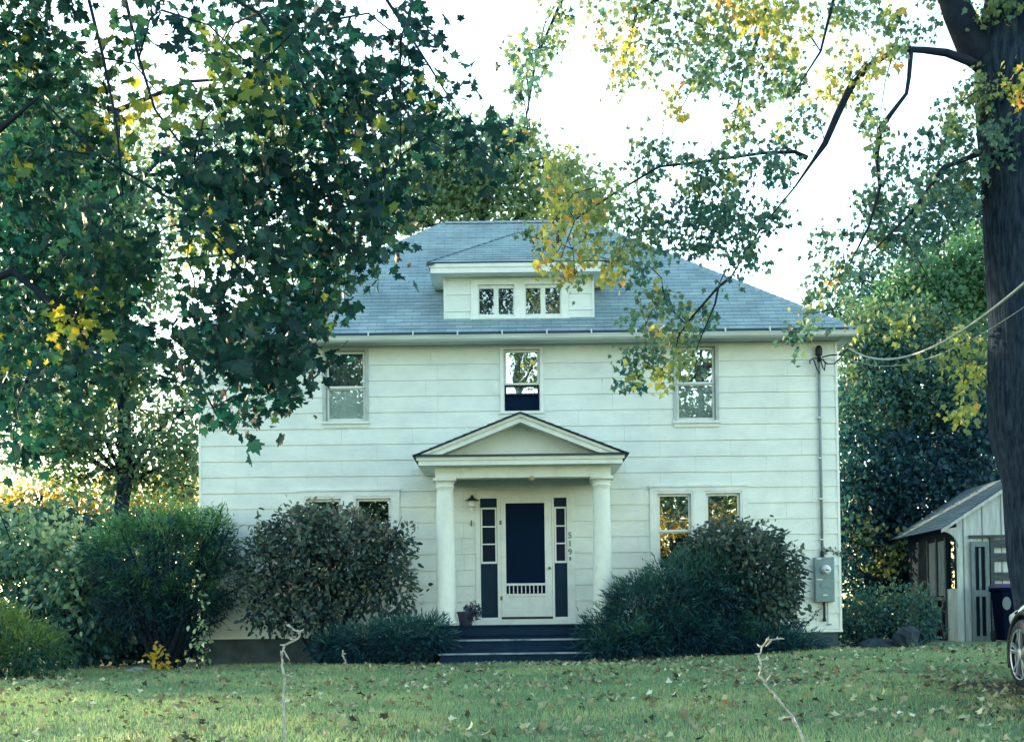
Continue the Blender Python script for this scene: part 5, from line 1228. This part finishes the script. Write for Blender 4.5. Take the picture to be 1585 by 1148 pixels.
BL = [
    (1000, 15, 45, 25, .45, .7), (1060, 30, 55, 35, .55), (1120, 15, 50, 25, .85), (1175, 20, 50, 25, .82), (975, 60, 20, 40, .85, 1.0), (962, 110, 16, 40, .72, .9), (990, 90, 30, 30, .55, .6), (1050, 75, 45, 22, .38, .6), (1110, 80, 40, 45, .35, .6),
    (1220, 40, 40, 40, .7, .8), (1180, 100, 50, 40, .42, .8), (1240, 60, 22, 40, .75, .7), (1150, 150, 26, 45, .42, .8), (1125, 120, 24, 60, .4, .7), (1210, 130, 40, 40, .4, .7), (1090, 95, 22, 22, .4, .5), (1040, 160, 13, 35, .78, .7), (1075, 130, 10, 16, .4, .6), (1140, 195, 20, 22, .6, .5),
    (1215, 190, 14, 40, .55, .4), (1330, 25, 40, 26, .4, .5), (1300, 50, 26, 22, .65, .5), (1370, 20, 50, 22, .4, .4), (1440, 30, 20, 30, .35, .4),
    (1320, 120, 40, 36, .75, .7), (1285, 150, 34, 30, .78, .7), (1345, 165, 26, 36, .5, .6), (1380, 90, 34, 18, .7, .7), (1360, 200, 22, 30, .45, .5), (1260, 180, 22, 26, .5, .5),
    (1540, 20, 45, 36, .6, 1.0), (1555, 80, 40, 36, .55, 1.2), (1530, 130, 40, 40, .5, 1.2), (1485, 160, 34, 34, .45, .7), (1565, 140, 26, 30, .72, .9),
    (1470, 200, 40, 40, .3, .7), (1520, 215, 50, 40, .25, 1.1), (1430, 240, 50, 40, .28, .7), (1490, 270, 60, 40, .25, 1.0), (1390, 290, 50, 40, .28, .7), (1450, 320, 60, 40, .25, 1.0), (1340, 340, 50, 40, .28, .7), (1400, 370, 55, 36, .25, .9), (1300, 390, 40, 40, .3, .6), (1285, 440, 30, 36, .35, .6), (1260, 485, 24, 30, .3, .7), (1235, 515, 12, 28, .3, .7), (1330, 430, 30, 30, .35, .5),
    (1030, 245, 50, 26, .35, .8), (1100, 250, 50, 26, .28, .9), (1170, 255, 50, 26, .25, .9), (1235, 250, 26, 30, .25, .7), (990, 240, 32, 26, .5, .5), (1000, 300, 40, 36, .5, .5), (1195, 320, 26, 30, .25, .9), (1165, 360, 26, 20, .25, .9), (1140, 410, 20, 18, .3, .8), (1080, 300, 55, 34, .22, 1.0), (1150, 300, 45, 32, .25, .8), (1050, 345, 55, 30, .2, 1.0), (1110, 360, 60, 28, .2, 1.0), (1160, 390, 36, 24, .2, .9), (1020, 380, 32, 24, .25, .9), (1080, 385, 40, 20, .2, .9), (1120, 320, 40, 26, .2, .8), (990, 340, 34, 30, .35, .9), (960, 395, 34, 22, .45, .8),
    (870, 270, 50, 30, .55, .8), (920, 290, 50, 30, .5, .8), (850, 310, 36, 28, .65, .8), (855, 345, 26, 26, .84, 1.0), (890, 340, 30, 26, .75, .9), (935, 335, 40, 26, .6, .8), (885, 385, 36, 26, .72, .7), (930, 385, 36, 24, .55, .7), (830, 370, 18, 36, .45, .8), (890, 425, 22, 16, .55, .7), (855, 405, 18, 14, .8, .6), (945, 420, 13, 14, .85, .6), (980, 370, 36, 26, .45, .6), (900, 310, 22, 12, .88, .7),
    (855, 20, 28, 24, .5, .7), (870, 55, 24, 26, .5, .7), (835, 75, 18, 20, .42, .6), (795, 85, 12, 14, .35, .5), (815, 115, 22, 24, .42, .7), (808, 160, 16, 30, .4, .7), (820, 200, 22, 30, .5, .7), (845, 245, 36, 26, .65, .7), (790, 225, 26, 30, .4, .5),
    (1040, 475, 34, 28, .38, .8), (1000, 500, 26, 26, .36, .8), (1050, 525, 34, 28, .45, .7), (1000, 540, 30, 26, .35, .8), (980, 562, 16, 14, .25, .8), (1060, 565, 26, 18, .62, .5), (1020, 575, 16, 12, .7, .5), (975, 590, 9, 11, .2, .9), (1085, 490, 18, 18, .35, .4), (985, 425, 14, 18, .3, .5), (1020, 450, 18, 18, .3, .6), (1015, 515, 10, 10, .85, .8),
    (1500, 560, 30, 30, .68, .6), (1490, 600, 26, 26, .7, .6), (1505, 520, 30, 24, .6, .6), (1495, 645, 14, 18, .72, .7), (1440, 545, 30, 18, .62, .4), (1390, 505, 34, 18, .62, .4), (1340, 500, 30, 18, .62, .4)]
ex = [(5.5, -8.5, 8.2, 2.2, 2.0, 1.2, 0.45, 70), (3.0, -8.3, 8.4, 1.8, 1.6, 1.0, 0.5, 50), (7.6, -8.6, 5.8, 1.4, 1.6, 1.8, 0.4, 50), (1.2, -8.2, 8.0, 1.2, 1.2, 0.7, 0.5, 25)]
photo_tree('maple_tree', (bx2, TY), tp_, trr, limbs, BL, TY - 1.1, TY + 1.0, 40, 22, 0.085, 0.062, 'maple_small_curl', M['maple2'],
           'old maple with thick leaning trunk and yellowing leaves beside the parked car', M['bark'], tw=0.0045, seed=33, extra=ex, droop=1.9, up=0.5, svar=0.4)


def far_tree(base, height, rtrunk, masses, label, material, leaf, n, k, r, shape='leaf', name='background_tree', group=None, seed=3, forks=4, lean=0.0, droop=0.4, tvar=0.08):
    """A whole tree in metres. masses: (x, y, z, rx, ry, rz, tint[, density])."""
    global RNG
    RNG = np.random.default_rng(seed); random.seed(seed)
    bz = gz(*base); o = thing(name, (base[0], base[1], bz), label, 'tree', group)
    m = MB(); top = np.array([base[0] + lean, base[1], bz + height]); b0 = np.array([base[0], base[1], bz - 0.2])
    pts = [b0 + (top - b0) * t + np.array([RNG.normal() * 0.08, RNG.normal() * 0.08, 0]) * (t > 0.1) for t in np.linspace(0, 1, 7)]
    m.tube(pts, [rtrunk * (1.25 if i == 0 else 1 - 0.11 * i) for i in range(7)], 12, rough=0.05)
    build('trunk', m, M['bark'], o, smooth=True)
    m = MB(); P_, T_ = [], []
    vol = sum(a[3] * a[5] * (a[7] if len(a) > 7 else 1) for a in masses)
    for a in masses:
        c, d = ball(max(5, int(n * a[3] * a[5] * (a[7] if len(a) > 7 else 1) / vol)), a[:3], a[3:6], 0.25)
        near = min(pts[2:], key=lambda q: abs(q[2] - a[2] + 1.0)); h = np.array(a[:3])
        m.tube([near, (near + h) / 2 + np.array([0, 0, 0.3]), h], [rtrunk * 0.35, rtrunk * 0.22, rtrunk * 0.1], 6)
        for q in c[::max(1, len(c) // 8)]: m.tube([h, (h + q) / 2 + RNG.normal(size=3) * 0.1, q], [rtrunk * 0.1, rtrunk * 0.06, 0.008], 4, cap=False)
        keep = c[:, 2] > ground(c[:, 0], c[:, 1]) + 0.1; c = c[keep]
        p, t = sprays(c, np.full(len(c), a[6]) + RNG.normal(size=len(c)) * tvar, k, r, 0.10); P_.append(p); T_.append(t)
    build('branch', m, M['twig'], o, smooth=True)
    p, t = np.concatenate(P_), np.concatenate(T_); ok = p[:, 2] > ground(p[:, 0], p[:, 1]) + 0.05
    leaf_object('crown', p[ok], t[ok], leaf, shape, material, o, droop=droop, up=0.6)
    return o


def pm(px, py, rx, ry, Y, t, dens=1.0, ryy=None):
    """A crown mass at depth Y covering (px, py, rx, ry) of the photo."""
    c = P(px, py, Y); s = (Y - CAM[1]) / F
    return (c[0], Y, c[2], rx * s, ryy or min(rx, ry) * s * 0.9, ry * s, t, dens)


# behind the house
far_tree((-0.6, 14.0), 12.5, 0.3, [pm(700, 260, 90, 70, 14, .40, .7), (pm(640, 290, 70, 60, 14.5, .35, .7)), pm(780, 240, 55, 55, 13.5, .35, .7), pm(750, 320, 110, 40, 14, .45, .8), pm(850, 300, 60, 45, 14.2, .55, .7), pm(920, 320, 50, 40, 14, .5, .7), pm(600, 330, 60, 40, 14, .4, .7), pm(680, 200, 40, 24, 14, .45, .5), pm(730, 290, 60, 40, 15, .5, .6), pm(870, 260, 34, 26, 14, .6, .5)],
         'broad pale green tree rising behind the roof ridge', M['far'], 0.17, 900, 13, 0.24, seed=5)
# left background
far_tree((P(187, 760, 9.0)[0], 9.0), 13.0, 0.21, [pm(185, 560, 45, 60, 9, .35, 1), pm(150, 470, 60, 60, 9, .3), pm(230, 430, 40, 60, 9.5, .4, .7), pm(120, 600, 60, 50, 9.5, .45, .6), pm(180, 690, 70, 26, 8.6, .35, .6), pm(255, 690, 40, 26, 9, .3, .7), pm(280, 640, 30, 20, 9, .35, .6), pm(110, 690, 50, 30, 9, .4, .6), pm(60, 640, 50, 40, 10, .45, .5), pm(170, 330, 80, 70, 9, .35), pm(60, 300, 80, 80, 9.5, .35), pm(220, 740, 70, 30, 9.4, .3, .9), pm(130, 740, 50, 24, 9.4, .35, .7), pm(285, 750, 30, 40, 9.4, .45, .7), pm(80, 180, 90, 90, 9.5, .4), pm(330, 200, 60, 60, 10, .45, .4), pm(400, 120, 60, 60, 10, .45, .4), pm(285, 700, 34, 26, 9, .4, 1), pm(235, 645, 44, 22, 9.4, .5, .8), pm(60, 700, 60, 34, 9.2, .45, .8), pm(300, 600, 24, 40, 10, .6, .7), pm(215, 560, 26, 40, 9, .4, 1), pm(130, 655, 60, 30, 9, .55, .8)],
         'tall slim tree with dark bare trunk beyond the left hedge', M['far'], 0.15, 1900, 12, 0.22, seed=6)
far_tree((P(-90, 760, 16)[0], 16.0), 15.0, 0.3, [pm(40, 450, 90, 90, 16, .5, .6), pm(130, 400, 70, 80, 16, .55, .5), pm(330, 330, 70, 80, 16, .6, .5), pm(420, 250, 80, 70, 16, .6, .4), pm(50, 250, 90, 90, 16, .5, .6), pm(200, 250, 60, 80, 16, .6, .3), pm(480, 380, 60, 50, 16, .55, .5), pm(90, 620, 70, 50, 16, .6, .4), pm(20, 560, 60, 60, 16, .5, .6), pm(170, 620, 50, 40, 16, .75, .4)],
         'tall yellowing tree far behind the left hedge', M['far'], 0.20, 900, 12, 0.3, seed=7)
far_tree((P(60, 800, 24)[0], 24.0), 5.5, 0.15, [pm(50, 765, 80, 32, 24, .72), pm(150, 765, 70, 34, 24, .65), pm(0, 790, 60, 30, 24, .6), pm(110, 800, 90, 30, 24, .4), pm(50, 850, 120, 70, 24, .3)], 'golden sunlit bush glowing far behind the left hedge', M['gold'], 0.17, 620, 11, 0.25, seed=8, name='golden_bush')
far_tree((P(250, 800, 24)[0], 24.0), 6.0, 0.15, [pm(235, 770, 60, 36, 24, .6), pm(295, 760, 40, 45, 24, .8), pm(200, 810, 60, 34, 24, .35), pm(280, 810, 60, 34, 24, .45), pm(250, 850, 90, 70, 24, .3)], 'golden sunlit bush glowing beside the left house corner', M['gold'], 0.17, 520, 11, 0.25, seed=9, name='golden_bush')
far_tree((P(170, 960, 2.6)[0], 2.6), 1.6, 0.06, [pm(110, 960, 60, 55, 2.6, .2), pm(170, 965, 50, 50, 2.6, .15), pm(225, 965, 45, 55, 2.6, .18), pm(275, 960, 36, 55, 2.8, .15), pm(190, 910, 70, 40, 2.8, .2), pm(150, 1005, 70, 24, 2.0, .2), pm(240, 1005, 60, 24, 2.0, .2), pm(290, 1000, 24, 24, 2.0, .2)], 'deep green undergrowth between the vine mound and the yew stems', M['dark'], 0.10, 1300, 10, 0.13, seed=20, name='bush')
far_tree((P(130, 900, 4.5)[0], 4.5), 2.6, 0.09, [pm(120, 850, 110, 60, 4.5, .35), pm(230, 860, 70, 60, 4.5, .25), pm(40, 830, 70, 50, 4.5, .4), pm(150, 930, 110, 60, 4.5, .2), pm(230, 960, 60, 40, 4.5, .15, .6), pm(120, 795, 60, 24, 4.5, .45, .7), pm(270, 900, 45, 60, 4.8, .2), pm(265, 970, 50, 50, 4.8, .15), pm(190, 970, 60, 40, 4.8, .15)], 'dark bush filling the gap behind the vine mound and yew', M['dark'], 0.13, 900, 10, 0.18, seed=10, name='bush')
far_tree((P(-60, 800, 5)[0], 5.0), 9.5, 0.28, [pm(10, 480, 70, 90, 5, .3), pm(-70, 600, 90, 90, 5, .3), pm(20, 620, 50, 60, 5.3, .35, .6), pm(-120, 430, 110, 110, 5, .3), pm(-60, 300, 110, 90, 5, .35), pm(-220, 600, 110, 110, 5, .3), pm(-150, 740, 140, 70, 5, .25), pm(-300, 450, 110, 120, 5, .3), pm(-330, 680, 120, 110, 5, .25), pm(-250, 300, 110, 80, 5, .3), pm(-450, 560, 120, 130, 5, .3), pm(-120, 830, 130, 70, 4.4, .25), pm(-330, 830, 130, 80, 4.4, .25)],
         'dense green tree added at the left margin to block the low sun', M['dark'], 0.16, 2000, 12, 0.24, seed=22)  # mostly out of view, put in to keep direct sun off the lawn
# right background
far_tree((P(1410, 900, 8.0)[0], 8.0), 6.0, 0.25, [pm(1360, 620, 70, 70, 7.5, .46), pm(1440, 600, 80, 70, 7.5, .46), pm(1340, 740, 60, 80, 7.2, .28), pm(1420, 740, 80, 80, 7.0, .12), pm(1500, 700, 60, 90, 7.0, .15), pm(1330, 850, 50, 70, 7.0, .15), pm(1400, 840, 70, 60, 7.2, .12), pm(1350, 530, 60, 50, 8, .62), pm(1420, 520, 70, 50, 8, .6), pm(1500, 560, 50, 60, 8, .6), pm(1320, 940, 50, 50, 7, .15), pm(1400, 930, 60, 50, 7.3, .12), pm(1550, 700, 60, 100, 8, .15), pm(1362, 875, 14, 12, 6.4, .9, 1.5), pm(1335, 820, 24, 14, 6.4, .72, 1), pm(1395, 850, 16, 10, 6.4, .75, 1), pm(1345, 570, 30, 22, 7.5, .65, .5), pm(1490, 620, 24, 50, 7, .65, .4)],  # upper masses tinted lighter: light from above put into the leaf colour
         'dense dark shade tree filling the space between house and shed', M['dark'], 0.13, 1900, 18, 0.17, seed=12)
far_tree((P(1470, 900, 10.0)[0], 10.0), 6.6, 0.25, [pm(1450, 440, 60, 45, 10, .45), pm(1510, 410, 50, 50, 10, .5), pm(1400, 480, 50, 30, 10, .45), pm(1480, 490, 70, 34, 10, .5), pm(1560, 450, 50, 60, 10, .5), pm(1350, 500, 50, 30, 10, .6, .9), pm(1420, 440, 44, 34, 10, .55, .9)],
         'bright green tree top glowing left of the big trunk', M['bright'], 0.14, 900, 12, 0.22, seed=13)
far_tree((P(1400, 900, 15.0)[0], 15.0), 7.5, 0.25, [pm(1330, 430, 50, 40, 15, .35, .5), pm(1400, 360, 60, 50, 15, .3, .6), pm(1470, 340, 60, 60, 15, .3, .8), pm(1530, 330, 60, 70, 15, .3, .9), pm(1340, 480, 50, 30, 15, .45, .8), pm(1290, 480, 26, 30, 15, .5, .6), pm(1430, 480, 120, 60, 15.5, .3), pm(1440, 620, 130, 120, 15.5, .25), pm(1440, 830, 140, 120, 15.5, .25), pm(1320, 640, 60, 90, 13, .25), pm(1320, 800, 60, 90, 13, .2)],
         'taller dark tree behind the bright green one', M['dark'], 0.19, 1400, 12, 0.26, seed=14)
far_tree((17.5, 13.0), 8, 0.25, [(16.5, 13, 4.5, 2.5, 2, 3, .25), (18.5, 13, 3.0, 2.5, 2, 2.8, .25), (14.6, 13, 2.0, 1.5, 1.5, 2, .2)], 'dark leafy tree standing beyond the shed roof', M['dark'], 0.2, 420, 12, 0.3, seed=15)
# across the street, seen in the window panes
far_tree((-7.0, -37.0), 12, 0.35, [(-7, -37, 9.5, 2.8, 2.2, 3.0, .45), (-9.5, -36.5, 7.0, 2.6, 2.2, 2.8, .3), (-4.4, -37, 8.5, 2.0, 2.0, 2.6, .5, .8), (-7, -36, 5, 2.8, 2, 2.0, .6), (-5, -37, 12.5, 2.0, 1.8, 2.0, .5, .7), (-9, -37, 12, 2, 2, 2, .4, .6)], 'tall maple across the street mirrored in the left window panes', M['dark'], 0.22, 1000, 12, 0.38, name='street_tree', seed=16, group='trees mirrored in the window panes')
far_tree((8.3, -36.0), 12, 0.35, [(8.2, -36, 10.5, 2.6, 2.2, 2.6, .45, .8), (10.5, -36, 8.0, 2.4, 2.2, 2.8, .4), (5.6, -36, 9, 1.8, 2.0, 2.6, .4, .7), (7.5, -35.4, 6.4, 2.4, 2, 1.5, .35), (7, -37, 14, 2.4, 2, 2.0, .4, .7), (11, -36, 13, 2, 2, 2, .5, .5)], 'tall maple across the street mirrored in the right window panes', M['dark'], 0.22, 1000, 12, 0.38, name='street_tree', seed=17, group='trees mirrored in the window panes')
far_tree((7.4, -41.0), 7.0, 0.16, [(7.4, -41, 3.9, 1.3, 1.2, 1.3, .8), (9.9, -41, 5.0, 1.3, 1.2, 1.5, .9), (6.4, -41.5, 5.6, 1.0, 1.2, 1.2, .75), (8.3, -42.5, 4.4, 3.6, 1.0, 3.4, .12, 1.4)], 'golden bush across the street mirrored in the lower right panes', M['gold'], 0.2, 900, 12, 0.3, name='golden_bush', seed=19)
far_tree((0.4, -38.0), 14, 0.3, [(1.3, -38, 12.2, 0.8, 0.8, 1.4, .8, .6), (-0.5, -38, 13.4, 1.8, 1.4, 1.0, .3, .8), (1.6, -38, 15.2, 2.2, 1.8, 2.0, .25, 1.2), (-1.2, -38, 15.8, 2.2, 1.8, 2.0, .25, 1.2), (0.3, -37.5, 17.5, 2.2, 1.6, 1.6, .3, 1)], 'slim tree across the street mirrored in the middle upper pane', M['dark'], 0.2, 700, 12, 0.32, name='street_tree', seed=18, group='trees mirrored in the window panes')
